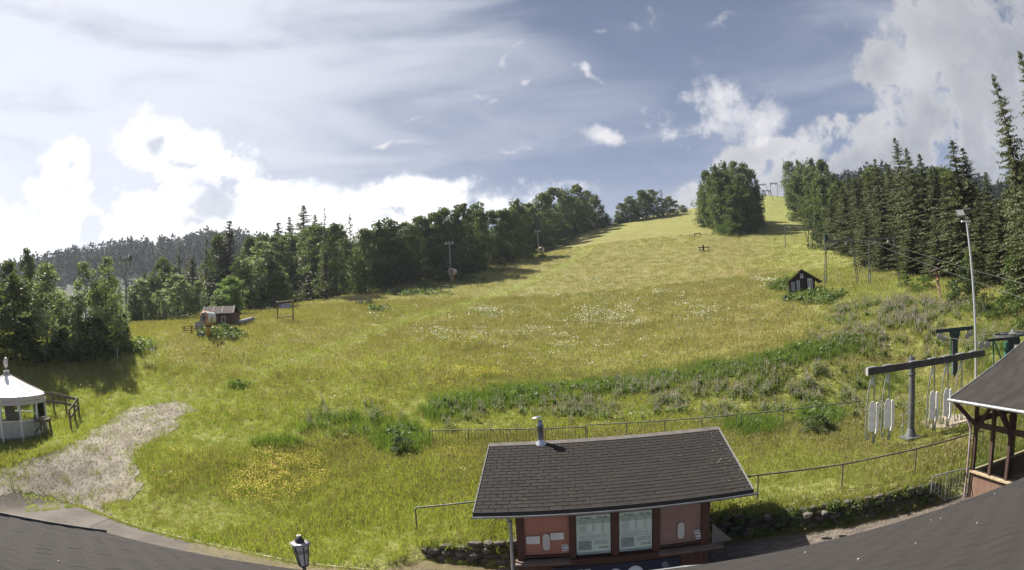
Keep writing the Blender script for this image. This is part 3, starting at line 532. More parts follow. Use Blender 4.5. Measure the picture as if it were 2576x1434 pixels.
# ------------------------------------------------------------------ trees
def dec_crown(seed,ncl=100,nl=92,prof='round',lsz=.0155,mt=None,low=.03):
    r=np.random.default_rng(seed); cs=[]; ph=r.uniform(0,6.28,6)
    z=low+(1-low)*r.uniform(0,1,ncl)**1.15; t=(z-low)/(1-low)
    if prof=='round': R=.30*np.clip(np.sin(np.pi*np.clip(t*.72+.28,0,1))**.55,0,1)
    elif prof=='tall': R=.24*np.clip(np.sin(np.pi*np.clip(t*.72+.26,0,1))**.65,0,1)
    elif prof=='bush': R=.60*np.sqrt(np.clip(1-t**2,0,1))
    elif prof=='fan': R=.34*np.clip(t*1.25+.25,0,1)*np.sqrt(np.clip(1.02-t**3,0,1))
    a=r.uniform(0,6.28,ncl); lob=1+.22*np.sin(3*a+ph[0]+4*t)+.12*np.sin(5*a+ph[1]-6*t); rr=R*lob*np.sqrt(r.uniform(.15,1,ncl))
    C=np.stack([rr*np.cos(a),rr*np.sin(a),z],1); cr=(.060+.045*r.uniform(0,1,ncl))*(1.5 if prof=='bush' else 1); cr*=np.clip(1.25-t*.5,.5,1.2)
    pts=[]; 
    for c,q in zip(C,cr):
        d=r.normal(0,1,(nl,3)); d/=np.linalg.norm(d,axis=1)[:,None]; d[:,2]=d[:,2]*.75+.12; k=q*r.uniform(.45,1.0,nl)**.5
        pts.append(c+d*k[:,None]*np.array([1,1,.85]))
    # twigs that break the outline
    k=r.integers(0,ncl,ncl*2); d=r.normal(0,1,(ncl*2,3)); d[:,2]=np.abs(d[:,2]); d/=np.linalg.norm(d,axis=1)[:,None]
    for j in range(6): pts.append(C[k]+d*(cr[k]*(1.0+.08*j))[:,None])
    p=np.vstack(pts); p=p[p[:,2]>.0]; p[:,2]=np.minimum(p[:,2],1.03); v,f=leaves(p,lsz,r,up=.25); return np_mesh('crown',v,f,[mt or L_dec])
def limbs(seed,h0=.75,r0=.02,spread=.2,nb=9):
    r=np.random.default_rng(seed); m=MB(); pt=Vector((0,0,-.03)); rad=r0
    for k in range(5):
        q=Vector((r.normal(0,.008),r.normal(0,.008),(k+1)*h0/5)); m.tube(pt,q,rad,rad*.78,6,False); pt=q; rad*=.78
    for k in range(nb):
        z=r.uniform(.18,h0*.9); a=r.uniform(0,6.28); L=spread*r.uniform(.5,1); e=Vector((math.cos(a)*L,math.sin(a)*L,z+L*.7)); mid=Vector((math.cos(a)*L*.5,math.sin(a)*L*.5,z+L*.28)); m.tube((0,0,z),mid,r0*.35,r0*.22,4,False); m.tube(mid,e,r0*.22,.002,4,False)
    return m.mesh('trunk',bark)
def spruce_crown(seed,nt=36,nb=9,R=.17,pts=9,low=.04,wid=1.,gap=.0):
    r=np.random.default_rng(seed); c=[];dirs=[];sz=[]
    for i in range(nt):
        t=i/(nt-1); z=low+(1-low)*t**.92; L0=R*(1-t)**.82*(1 if t>.12 else .75+2*t)+.006
        n=max(4,int(nb*(1-.45*t)))
        for j in range(n):
            if r.uniform()<gap: continue
            z=low+(1-low)*min(1,max(0,(t+r.normal(0,.014))))**.92
            a=r.uniform(0,6.28); L=L0*r.uniform(.6,1.18); dr=Vector((math.cos(a),math.sin(a),0)); up=.22*(t-.45)
            for q in range(pts):
                s=(q+.7)/pts; x=L*s; zz=z+up*x-x*x*(1.1 if t<.8 else .2)/R*.22+.25*max(0,s-.75)*L
                for sd_ in (-1,1,0):
                    w=.030*(1-s*.45)*(.32+.85*(1-t)); b=np.array([dr.x*x,dr.y*x,zz]); side=np.array([-dr.y*sd_,dr.x*sd_,0])*.8
                    d=np.array([dr.x*.7,dr.y*.7,-.35-.55*r.uniform()])+side; d/=np.linalg.norm(d); c.append(b+d*w*.5+r.normal(0,.003,3)); dirs.append(d); sz.append(w)
    for k in range(14): c.append(np.array([0,0,1+.0-.012*k])+r.normal(0,.002,3)); dirs.append(np.array([r.normal(0,.5),r.normal(0,.5),.9])); sz.append(.012)
    c=np.array(c); d=np.array(dirs); d/=np.linalg.norm(d,axis=1)[:,None]; s=np.array(sz)[:,None]; n=r.normal(0,1,c.shape); n[:,2]+=.8; b=np.cross(d,n); b/=np.linalg.norm(b,axis=1)[:,None]
    v=np.stack([c-d*s*.55,c-b*s*.26,c+d*s*.55,c+b*s*.26],1).reshape(-1,3); f=np.arange(4*len(c)).reshape(-1,4); return np_mesh('crown',v,f,[L_spr])
def strunk(seed): m=MB(); m.tube((0,0,-.02),(0,0,.55),.013,.008,7,False); m.tube((0,0,.55),(0,0,.98),.008,.001,5,False); return m.mesh('trunk',bark)
CR_={'dec':[dec_crown(i) for i in range(5)],'tall':[dec_crown(10+i,prof='tall') for i in range(4)],'light':[dec_crown(20+i,prof='tall',mt=L_light,lsz=.015,ncl=75) for i in range(3)],
 'willow':[dec_crown(30+i,prof='fan',mt=L_willow,lsz=.016) for i in range(2)],'bush':[dec_crown(40+i,ncl=46,nl=60,prof='bush',mt=L_bush,lsz=.03,low=.02) for i in range(3)],'dbush':[dec_crown(50+i,ncl=46,nl=70,prof='bush',mt=L_dbush,lsz=.03,low=.02) for i in range(2)],
 'spruce':[spruce_crown(60+i,nt=40,nb=10,R=.17+.02*(i%3)) for i in range(5)],'larch':[spruce_crown(70+i,R=.2,nb=7,pts=8,gap=.3) for i in range(2)]}
TR_={k:[strunk(1),strunk(2)] if k in('spruce','larch') else [limbs(i,.75 if k not in('bush','dbush') else .5,.018,.2) for i in range(2)] for k in CR_}
HWID={'dec':.34,'tall':.28,'light':.28,'willow':.36,'bush':.62,'dbush':.62,'spruce':.11,'larch':.19}
NAME={'dec':'broadleaf_tree','tall':'broadleaf_tree','light':'pale_leaved_tree','willow':'willow_tree','bush':'shrub','dbush':'shrub','spruce':'spruce_tree','larch':'conifer_tree'}
CAT={'bush':'shrub','dbush':'shrub'}
def tree(kind,base,h,hw,label,group=None):
    t=thing(NAME[kind],label,CAT.get(kind,'tree'),tuple(base),rng.uniform(0,6.28),group); s=hw/HWID[kind]; sc3=(s,s,h)
    i=int(rng.integers(0,len(CR_[kind]))); 
    part('trunk',TR_[kind][i%2],t,scale=(max(s,.6*h)*1.0,max(s,.6*h),h)); part('crown',CR_[kind][i],t,scale=sc3); return t
def T(px,by,ty,hwpx,kind,label,d=None,group=None):
    b=G(px,by) if d is None else P(px,by,d)
    q=P(px,ty,math.hypot(b[0],b[1])); b=np.array([q[0],q[1],gz(q[0],q[1])]); dist=math.hypot(b[0],b[1]); return tree(kind,b-np.array([0,0,.1]),top_h(px,ty,b),hwpx*dist/F*(1.25 if kind in('dec','tall') else 1.4 if kind=='spruce' else 1.08),label,group)
# left group near the carousel
LT=[(-60,905,672,75,'tall','dense dark tree cut by the left edge of the photo, behind the carousel'),(38,903,690,70,'dec','dark bushy tree behind the carousel roof, beside the left edge'),
(118,898,668,66,'light','grey green leafy tree between the carousel and the lower tree with the small sign'),(182,905,745,50,'light','low tree standing in front of the grey green trees'),
(215,892,664,60,'light','pale topped tree directly behind the small sign board'),(268,890,651,48,'light','tallest narrow tree beside the left floodlight mast'),(292,868,705,32,'light','slim pale leaved tree touching the left floodlight mast'),
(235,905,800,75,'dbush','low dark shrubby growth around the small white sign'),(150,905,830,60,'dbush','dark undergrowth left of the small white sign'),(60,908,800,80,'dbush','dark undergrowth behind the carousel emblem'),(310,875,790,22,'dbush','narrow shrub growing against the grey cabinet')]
for a in LT: T(a[0],a[1],a[2],a[3]*.9,*a[4:])
for a in [(68,860,628,26,'tall','thin tree top rising at the far left behind the front trees',75),(20,870,655,30,'tall','feathery tree top at the left edge behind the front trees',70),(125,860,662,40,'tall','tree standing behind the pale grey green tree on the left',66)]: T(*a[:6],d=a[6])
# middle group by the wooden shed
for a in [(355,808,703,46,'light','round pale green tree right of the left floodlight mast'),(400,806,730,30,'light','small pale green tree between the two round trees near the shed'),(447,803,692,48,'light','round grey green tree left of the shed'),(498,802,706,26,'light','small silvery tree just left of the shed roof ridge'),(548,800,726,22,'light','silvery leaved tree directly behind the shed roof'),
(580,788,697,44,'willow','bright green willow like tree right behind the shed'),(655,772,612,56,'light','large rounded pale tree in front of the dark forest edge'),(335,808,740,22,'light','little pale tree directly beside the left floodlight mast'),
(690,770,660,40,'dec','dark round tree beside the large pale tree')]: T(*a,d=(90 if a[0]>600 else 80 if a[0]>400 else 77))
# forest edge along the left side of the slope
FE=[(610,783,640,30,'dec'),(700,770,560,34,'spruce'),(728,765,546,26,'spruce'),(764,758,517,38,'spruce'),(793,757,540,24,'spruce'),(817,755,522,24,'larch'),(845,750,565,40,'dec'),(880,742,538,40,'larch'),(915,738,578,40,'dec'),(950,730,560,42,'dec'),
(985,722,552,40,'tall'),(1020,716,560,40,'dec'),(1052,708,548,40,'dec'),(1090,703,540,38,'tall'),(1120,697,527,36,'dec'),(1160,690,516,38,'tall'),(1195,680,513,36,'tall'),(1235,668,533,34,'dec'),(1262,662,528,34,'tall'),(1295,655,505,38,'dec'),
(1330,638,512,34,'dec'),(1362,626,490,36,'dec'),(1392,612,474,34,'dec'),(1420,600,478,30,'dec'),(1448,590,467,30,'dec'),(1475,577,480,24,'dec'),(1494,577,492,20,'tall'),(1525,567,535,14,'spruce')]
ORD=['first','second','third','fourth','fifth','sixth','seventh','eighth','ninth','tenth','eleventh','twelfth','thirteenth','fourteenth','fifteenth','sixteenth','seventeenth','eighteenth','nineteenth','twentieth']
def ordn(i): return ORD[i] if i<20 else 'twenty-'+ORD[i-20]
KD={'dec':'dark broadleaf tree','tall':'narrow broadleaf tree','spruce':'dark pointed spruce','larch':'thin crowned conifer','light':'pale leaved tree','bush':'green shrub','dbush':'dark shrub'}
spec={764:'tallest pointed spruce in the left forest edge',817:'thin crowned conifer standing apart just right of the tallest left spruce',1525:'small lone conifer in the gap at the top of the left forest edge',1448:'highest rounded tree crown at the top end of the left forest edge',880:'feathery conifer rising above the left forest edge above the lone rail seat'}
for i,a in enumerate(FE): T(*a,spec.get(a[0],'%s, %s in the forest edge counted uphill from the wooden shed'%(KD[a[4]],ordn(i))),group='trees along the left forest edge')
# tall spruces behind the light trees
for a in [(578,800,556,40,'spruce','broad dark spruce with a pointed tip above the willow by the shed',104),(520,800,596,34,'larch','dark conifer between the shed and the distant wooded hill',104),(452,800,608,34,'larch','open crowned conifer above the round grey green tree',108),(545,800,590,30,'tall','dark tree just left of the broad pointed spruce',106),(410,800,650,34,'dec','dim green tree behind the round trees left of the shed',104),(370,800,690,36,'dec','dim green tree right of the left floodlight mast, behind the pale ones',104),(630,790,600,36,'dec','dark tree filling the gap right of the broad pointed spruce',108),(660,790,590,30,'tall','narrow dark tree above the large rounded pale tree',110),(485,800,640,30,'spruce','short spruce between two open crowned conifers left of the shed',100)]: T(*a[:6],d=a[6])
# clump on the crest
for i,a in enumerate([(1562,561,512,20,'tall'),(1583,558,494,22,'dec'),(1610,553,480,26,'dec'),(1637,548,478,26,'dec'),(1662,544,476,22,'larch'),(1682,541,494,18,'dec')]): T(*a,'%s, %s from the left in the separate clump on the skyline'%(KD[a[4]],ordn(i)),group='trees in the clump on the skyline')
T(1716,534,516,12,'dec','tiny bush like tree on the skyline between the two clumps',group=None)
# big clump on the slope
for i,a in enumerate([(1765,552,432,34,'dec',152),(1752,545,456,18,'spruce',156),(1790,570,418,34,'dec',148),(1815,575,410,36,'dec',150),(1845,580,408,38,'dec',148),(1872,580,412,34,'dec',150),(1895,575,428,28,'dec',152),(1908,575,470,20,'tall',150),(1800,575,450,38,'tall',144),(1862,583,440,40,'dec',143),(1835,586,470,40,'tall',141),(1880,583,480,36,'dec',141)]): T(a[0]*.88+1830*.12,a[1],a[2],a[3]*.74,a[4],'%s, %s in the big dense clump on the slope'%(KD[a[4]],ordn(i)),d=a[5],group='trees in the big clump on the slope')
for i,a in enumerate([(1812,590,545,22,'bush'),(1836,593,556,20,'bush'),(1792,573,530,16,'bush'),(1862,590,560,16,'dbush')]): T(*a,['light green shrub at the foot of the big clump','light green shrub at the lowest point of the big clump','small shrub at the left foot of the big clump','dark shrub at the right foot of the big clump'][i])
# right forest
RF=[(1968,505,396,12,'larch',240),(1985,512,408,24,'dec',225),(2008,530,406,24,'dec',200),(2035,545,402,28,'dec',190),(2064,560,405,28,'dec',175),(2000,560,440,26,'tall',165),(2030,585,470,26,'dec',140),(2060,600,445,28,'tall',130),(2050,625,540,26,'dbush',112),(2090,600,440,28,'dec',150),(2090,640,500,26,'spruce',108),(2120,655,470,30,'spruce',100),
(2150,665,452,30,'spruce',96),(2182,675,432,30,'spruce',92),(2200,690,400,26,'spruce',88),(2232,690,412,24,'spruce',86),(2250,700,347,30,'spruce',80),(2278,705,372,32,'spruce',77),(2312,712,386,28,'spruce',76),(2340,715,425,28,'spruce',74),(2170,690,520,26,'spruce',84),(2215,705,530,30,'spruce',78),(2290,718,560,34,'spruce',70),
(2372,735,470,26,'spruce',66),(2392,742,352,46,'spruce',63),(2420,745,372,40,'spruce',64),(2455,755,500,26,'spruce',58),(2478,755,432,34,'spruce',60),(2508,765,500,34,'spruce',56),(2450,765,470,34,'dec',70),(2515,770,540,40,'dec',62),(2497,780,186,38,'spruce',50),(2562,790,128,44,'spruce',48),(2620,800,150,50,'spruce',46),(2570,790,420,50,'spruce',44),(2350,735,560,26,'spruce',64),(2440,760,620,30,'dec',54)]
specr={1968:'thin bare topped conifer at the left tip of the right hand forest',2250:'tallest pointed spruce in the middle of the right hand forest',2392:'broad tall spruce behind the right floodlight mast',2420:'slightly lower spruce leaning on the broad one behind the floodlight mast',2497:'very tall spruce just inside the right edge of the photo',2562:'highest spruce, cut off by the right edge of the photo',2570:'shorter spruce below the two giants at the right edge',2478:'lone narrow spruce tip right of the floodlight mast',2440:'low broadleaf tree at the forest foot behind the hunting ladder'}
for i,a in enumerate(RF): T(*a[:5],specr.get(a[0],'%s, %s in the right hand forest counted downhill from the lift track'%(KD[a[4]],('thirtieth' if i==30 else ordn(i) if i<30 else ['thirty-first','thirty-second','thirty-third','thirty-fourth','thirty-fifth','thirty-sixth','thirty-seventh','thirty-eighth'][i-31]))),d=a[5],group='trees of the right hand forest edge')
# shrubs
for a in [(1408,620,586,22,'bush','tallest bright shrub high on the slope by the left forest'),(1385,628,605,20,'bush','round shrub next to the uppermost snow cannon'),(1432,612,596,14,'bush','last small shrub uphill in the group by the left forest'),(1362,637,618,16,'bush','shrub right behind the uppermost snow cannon'),(1335,638,622,12,'bush','small shrub left of the uppermost snow cannon'),
(562,838,812,26,'bush','leafy shrub right of the large snow cannon'),(540,842,822,18,'bush','lower leafy shrub at the foot of the large snow cannon'),(588,838,820,18,'dbush','dark shrub half hiding a box near the shed'),
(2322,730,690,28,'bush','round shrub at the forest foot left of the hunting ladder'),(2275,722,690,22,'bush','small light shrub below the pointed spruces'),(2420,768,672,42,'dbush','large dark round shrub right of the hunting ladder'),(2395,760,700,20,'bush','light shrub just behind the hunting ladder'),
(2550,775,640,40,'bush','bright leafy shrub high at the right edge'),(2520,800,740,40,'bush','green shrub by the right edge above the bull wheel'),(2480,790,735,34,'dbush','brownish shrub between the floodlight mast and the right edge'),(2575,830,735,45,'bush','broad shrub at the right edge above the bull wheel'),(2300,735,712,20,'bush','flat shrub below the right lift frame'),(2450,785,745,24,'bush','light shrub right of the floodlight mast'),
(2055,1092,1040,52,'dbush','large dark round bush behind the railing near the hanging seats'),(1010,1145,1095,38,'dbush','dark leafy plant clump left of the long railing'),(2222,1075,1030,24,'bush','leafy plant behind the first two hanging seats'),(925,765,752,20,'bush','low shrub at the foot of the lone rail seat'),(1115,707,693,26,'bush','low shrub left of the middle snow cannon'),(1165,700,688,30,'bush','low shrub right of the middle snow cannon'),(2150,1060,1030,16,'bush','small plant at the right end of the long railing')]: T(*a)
# background rows: fill the woods behind the edge trees
SKY_L=[(-100,690),(320,700),(380,670),(450,625),(520,612),(600,600),(700,575),(765,560),(880,570),(1000,575),(1120,550),(1200,535),(1300,525),(1400,492),(1470,490),(1500,510)]
LMK=[(-200,'at the left edge behind the carousel'),(120,'behind the grey green trees'),(300,'by the left mast'),(450,'above the wooden shed'),(640,'behind the rounded pale tree'),(720,'around the tallest pointed spruce'),(850,'above the frame sign'),(960,'above the rail seat'),(1080,'behind the middle snow cannon'),(1200,'between upper snow cannons'),(1330,'behind the uppermost snow cannon'),(1430,'at the top end of the left forest'),(1740,'inside the big clump'),(1980,'beside the lift track'),(2080,'above the two far lift frames'),(2180,'behind the front lift frames'),(2280,'right of the tallest middle spruce'),(2360,'behind the broad tall spruce'),(2440,'right of the floodlight lamps'),(2520,'at the far right edge')]
def fill(skyl,x0,x1,n,d0,d1,kinds,label,group,dmin):
    L=[]
    for _ in range(n):
        px=rng.uniform(x0,x1); dm=np.interp(px,[q[0] for q in dmin],[q[1] for q in dmin]); d=dm+rng.uniform(d0,d1); b=P(px,700,d); z=gz(b[0],b[1]); b=np.array([b[0],b[1],z]); ty=np.interp(px,[q[0] for q in skyl],[q[1] for q in skyl])+rng.uniform(5,45); h=top_h(px,ty,b)
        if h<4 or h>45: continue
        k=kinds[int(rng.integers(0,len(kinds)))]; lm=[q[1] for q in LMK if q[0]<=px][-1]; row='second' if d-dm<10 else 'third' if d-dm<20 else 'deeper'
        if d0>=40: row='hindmost'
        L.append((px,k,b,h,'%s in %s row %s'%(KD[k],row,lm)))
    L.sort(key=lambda q:q[0]); tot={}; cn={}
    for q in L: tot[q[4]]=tot.get(q[4],0)+1
    for px,k,b,h,lb in L:
        cn[lb]=cn.get(lb,0)+1; tree(k,b,h,(h*.22 if k=='spruce' else h*.34),lb if tot[lb]==1 else '%s, %s from left'%(lb.replace('behind the ','behind ').replace('the tallest','tallest') if len(lb.split())>13 else lb,ordn(cn[lb]-1)),group)
fill(SKY_L,660,1490,95,6,26,['dec','dec','tall','spruce'],'dark tree in the rows behind the left forest edge, only parts of its crown showing','back row trees of the left forest',[(600,110),(900,106),(1130,116),(1350,146),(1490,190)])
fill([(-120,690),(60,700),(250,690),(330,740)],-140,310,16,5,18,['dec','tall'],'dark tree hidden among the trees behind the carousel','back row trees behind the carousel',[(-140,54),(310,54)])
fill([(320,700),(450,640),(640,620)],330,660,16,4,22,['dec','larch','spruce'],'dim tree in the wood behind the shed and its pale trees','back row trees behind the shed',[(330,100),(640,104)])
fill([(1960,430),(2080,425),(2200,432),(2240,400),(2340,430),(2400,400),(2500,500),(2700,300)],1990,2680,105,5,30,['spruce','spruce','spruce','dec'],'dark spruce or broadleaf crown in the rows behind the right forest edge','back row trees of the right forest',[(1960,235),(2010,205),(2060,175),(2100,130),(2150,108),(2250,88),(2350,76),(2450,66),(2700,56)])
fill([(2240,420),(2400,430),(2500,520),(2700,330)],2250,2640,60,40,120,['spruce','spruce','dec'],'dim tree far back in the right hand wood, glimpsed between the spruces','deep rows of the right forest',[(2250,88),(2450,66),(2700,56)])
fill([(1745,450),(1800,425),(1870,420),(1915,470)],1785,1885,8,4,12,['dec'],'dark crown inside the big clump on the slope','inner trees of the big clump',[(1750,152),(1915,152)])
# far wooded hill and far ridge: land plus forest
def hill(name,ptsk,label,tlabel,ntree,hh):
    # ptsk: (px, py of the bare crest, distance of crest)
    cr=np.array([P(a,b,d) for a,b,d in ptsk]); v=[];n=len(cr)
    for k,(s,dz) in enumerate([(.50,-1.25),(.87,-.40),(.94,-.17),(1,0),(1.06,-.03),(1.2,-.35)]):
        for c in cr: v.append((c[0]*s,c[1]*s,max(2,7+(c[2]-7)*(1+dz)) if dz else c[2]))
    v=np.array(v); f=[(k*n+i,k*n+i+1,(k+1)*n+i+1,(k+1)*n+i) for k in range(5) for i in range(n-1)]
    o=bpy.data.objects.new(name,np_mesh(name,v,f,[mat('forest_floor',(.02,.03,.015),.95)],True)); col.objects.link(o); tag(o,label,kind='structure')
    P_=[];S=[]
    for _ in range(ntree):
        u=rng.uniform(0,n-1.001); i=int(u); t=u-i; k=rng.uniform(.55,4.0); kk=int(k); kt=k-kk
        a=v[kk*n+i]*(1-t)+v[kk*n+i+1]*t; b=v[(kk+1)*n+i]*(1-t)+v[(kk+1)*n+i+1]*t; P_.append(a*(1-kt)+b*kt-np.array([0,0,1])); S.append(hh*rng.uniform(.65,1.15))
    return P_,S
F_T=src_coll('far_tree',[spruce_crown(90+i,nt=14,nb=6,R=.2,pts=4) for i in range(3)]+[dec_crown(95,ncl=26,nl=22,lsz=.04,mt=L_far)])
for c in F_T.objects:
    c.data.materials.clear(); c.data.materials.append(L_far)
P1,S1=hill('far_hill',[(-260,720,430),(-120,700,430),(0,688,430),(130,664,430),(230,645,430),(330,632,430),(430,618,430),(520,604,430),(600,606,430),(700,625,430),(850,650,430)],'distant wooded hill behind the trees on the left','',3200,11)
scatter('far_forest','distant forest covering the hill on the left',P1,np.stack([np.array(S1)*1.0,np.array(S1)*1.0,S1],1),rng.uniform(0,6,len(P1)),F_T,4,.03)
P1,S1=hill('far_ridge',[(2040,500,330),(2100,478,330),(2160,462,330),(2230,452,330),(2320,455,330),(2400,470,330),(2500,500,330),(2600,520,330),(2750,540,330)],'wooded ridge behind the right hand forest','',1500,12)
scatter('far_forest','dark forest on the ridge behind the right hand trees',P1,np.stack([np.array(S1)*1.0,np.array(S1)*1.0,S1],1),rng.uniform(0,6,len(P1)),F_T,4,.03)
# ------------------------------------------------------------------ ticket kiosk
KA=RAD(-2.9); KO=(-.22,13.72,0)
kx_=Vector((math.cos(KA),math.sin(KA),0)); ky_=Vector((-math.sin(KA),math.cos(KA),0))
K=thing('ticket_kiosk','brown wooden ticket kiosk with a dark shingled roof and two price lists','kiosk',KO,KA)
EY,EZ,RY,RZ=-.20,2.42,3.40,3.40
def rp(x,s,off=0): # point on kiosk roof, s along the slope from the eave
    L=math.hypot(RY-EY,RZ-EZ); c,q=(RY-EY)/L,(RZ-EZ)/L; return Vector((x,EY+c*s-q*off,EZ+q*s+c*off))
RL=math.hypot(RY-EY,RZ-EZ); RT=math.atan2(RZ-EZ,RY-EY); RM=Matrix.Rotation(RT,3,'X')
xl=lambda s:-1.0+.12*s/RL; xr=lambda s:6.02+.14*s/RL
# walls: frame posts, vertical boards
def planks(parent,x0,x1,z0,z1,y,w,m,thick=.025,axis='x',name='plank'):
    n=max(1,int(round((x1-x0)/w))); ww=(x1-x0)/n; me=None
    b=MB(); b.box((0,0,0),(ww-.008,thick,z1-z0)); me=b.mesh(name,m)
    for i in range(n):
        c=x0+(i+.5)*ww; dy=random.uniform(-.002,.002)
        part(name,me,parent,((c,y+dy,(z0+z1)/2) if axis=='x' else (y+dy,c,(z0+z1)/2)),0 if axis=='x' else math.pi/2)
mb=MB(); mb.bx((.02,.06,0),(4.90,2.9,.95)); mb.bx((.02,.10,.95),(.06,2.9,2.45)); mb.bx((4.86,.10,.95),(4.90,2.9,2.45)); mb.bx((.06,2.86,.95),(4.86,2.9,3.1)); mb.bx((.02,.10,2.26),(4.90,.16,2.42)); mb.build('wall',brown,K)
planks(K,0,4.92,.02,.93,.045,.123,plankw); planks(K,.03,2.9,.02,2.4,-.0,.14,plankw,axis='y'); planks(K,.03,2.9,.02,2.4,4.935,.14,plankw,axis='y')
pm=MB(); pm.box((0,0,0),(.17,.14,1.35)); pme=pm.mesh('post',brown)
for x,w in ((.09,.19),(1.385,.16),(2.455,.18),(3.515,.18),(4.81,.22)): part('post',pme,K,(x,.03,1.66),scale=(w/.17,1,1))
mb=MB(); mb.bx((.19,.1,.98),(4.7,.13,2.3)); mb.build('back_board',brown,K)
sillm=mat('sill_wood',(.10,.07,.055),.7,c2=(.15,.11,.09),nscale=4,stretch=(1,6,6))
MB().bx((-.06,-.32,.94),(1.33,.06,.985)).build('sill',sillm,K); MB().bx((3.55,-.32,.94),(5.25,.06,.985)).build('sill',sillm,K); MB().bx((1.335,-.16,.93),(3.545,.06,.97)).build('sill',brown,K)
MB().ext([(4.98,.05),(5.55,.05),(4.98,.62)],.02,M=XZ,off=(0,-.1,.985-.0)).build('counter_screen',mat('grey_side_screen',(.12,.115,.11),.7),K)
# red blinds behind glass
def blindm(n,a,b): return mat(n,a,.8,c2=b,nscale=2.2,contrast=(.3,.7))
bl1=blindm('salmon_blind',(.64,.25,.19),(.54,.20,.15)); bl2=blindm('rose_blind',(.44,.24,.225),(.35,.185,.175))
for x0,x1,m,hx,nm in ((.19,1.305,bl1,.73,'salmon red blind behind the left ticket window'),(3.605,4.70,bl2,4.16,'darker rose blind behind the right ticket window')):
    b=MB().bx((x0,.055,1.10),(x1,.07,2.26)).build('blind',m,K,label=nm)
    g=MB().bx((x0,-.0,1.10),(x1,.008,2.26)).build('window_glass',glass,K)
    MB().bx((x0-.005,-.02,1.06),(x1+.005,.03,1.10)).build('window_frame',brown,K); MB().bx((x0-.005,-.02,2.26),(x1+.005,.03,2.30)).build('window_frame',brown,K)
    ov=MB(); a=.088; hz=.145; pts=[(a*math.cos(t),hz+a*math.sin(t)) for t in np.linspace(0,math.pi,9)]+[(a*math.cos(t),-hz+a*math.sin(t)) for t in np.linspace(math.pi,2*math.pi,9)]
    ov.ext([(x,y) for x,y in pts],.02,M=XZ,off=(hx,-.008,1.48)); vv=ov.build('speak_panel',mat('speak_panel_plastic',(.46,.45,.42),.5),K); MB().tube((hx,-.034,1.36),(hx,-.029,1.36),.012,n=8).build('speak_hole',dsteel,vv)
paper=mat('white_paper',(.62,.62,.60),.8); ink=mat('printed_ink',(.10,.11,.12),.8); inkg=mat('grey_print',(.22,.24,.25),.8); navy=mat('navy_print',(.03,.04,.11),.6)
def sheet(x0,z0,x1,z1,m,name,y,par=K): return MB().bx((x0,y,z0),(x1,y+.004,z1)).build(name,m,par)
s=sheet(.235,1.44,.57,1.65,paper,'notice',-.006); d=MB(); [d.bx((.27,-.0075,z),(.27+random.uniform(.18,.26),-.0065,z+.004)) for z in (1.62,1.59,1.56,1.53,1.50,1.47)]; d.build('print',inkg,s)
s=sheet(.84,1.53,1.17,1.72,paper,'notice',-.006); d=MB(); [d.bx((.87,-.0075,z),(.87+random.uniform(.18,.27),-.0065,z+.004)) for z in (1.69,1.66,1.63,1.60,1.57)]; d.build('print',inkg,s)
for x,z in ((1.105,1.29),(1.115,1.20),(4.505,1.35),(4.555,1.25),(4.57,1.17)):
    s=sheet(x,z,x+.165,z+.085,paper,'sticker',-.006); d=MB(); d.bx((x+.01,-.0075,z+.03),(x+.09,-.0065,z+.062)); d.build('print',navy,s); d=MB(); d.bx((x+.105,-.0075,z+.02),(x+.15,-.0065,z+.065)); d.build('print',inkg,s)
def text(body,size,m,parent,loc,name='lettering',rot=None,align='LEFT',ext=.0006,bold=.0):
    c=bpy.data.curves.new(name,'FONT'); c.body=body; c.size=size; c.align_x=align; c.extrude=ext; c.offset=bold; to=bpy.data.objects.new(name,c); col.objects.link(to); bpy.context.view_layer.update(); me=bpy.data.meshes.new_from_object(to.evaluated_get(bpy.context.evaluated_depsgraph_get())); bpy.data.objects.remove(to); me.materials.clear(); me.materials.append(m)
    return part(name,me,parent,loc,rot=rot or (math.pi/2,0,0))
pbase=mat('poster_paper',(.80,.81,.76),.6,c2=(.84,.85,.81),nscale=2); phead=mat('poster_header',(.56,.60,.56),.6); pblue=mat('poster_blue_strip',(.42,.50,.60),.6); pphoto=mat('poster_photo',(.30,.33,.36),.6,c2=(.42,.43,.44),nscale=5)
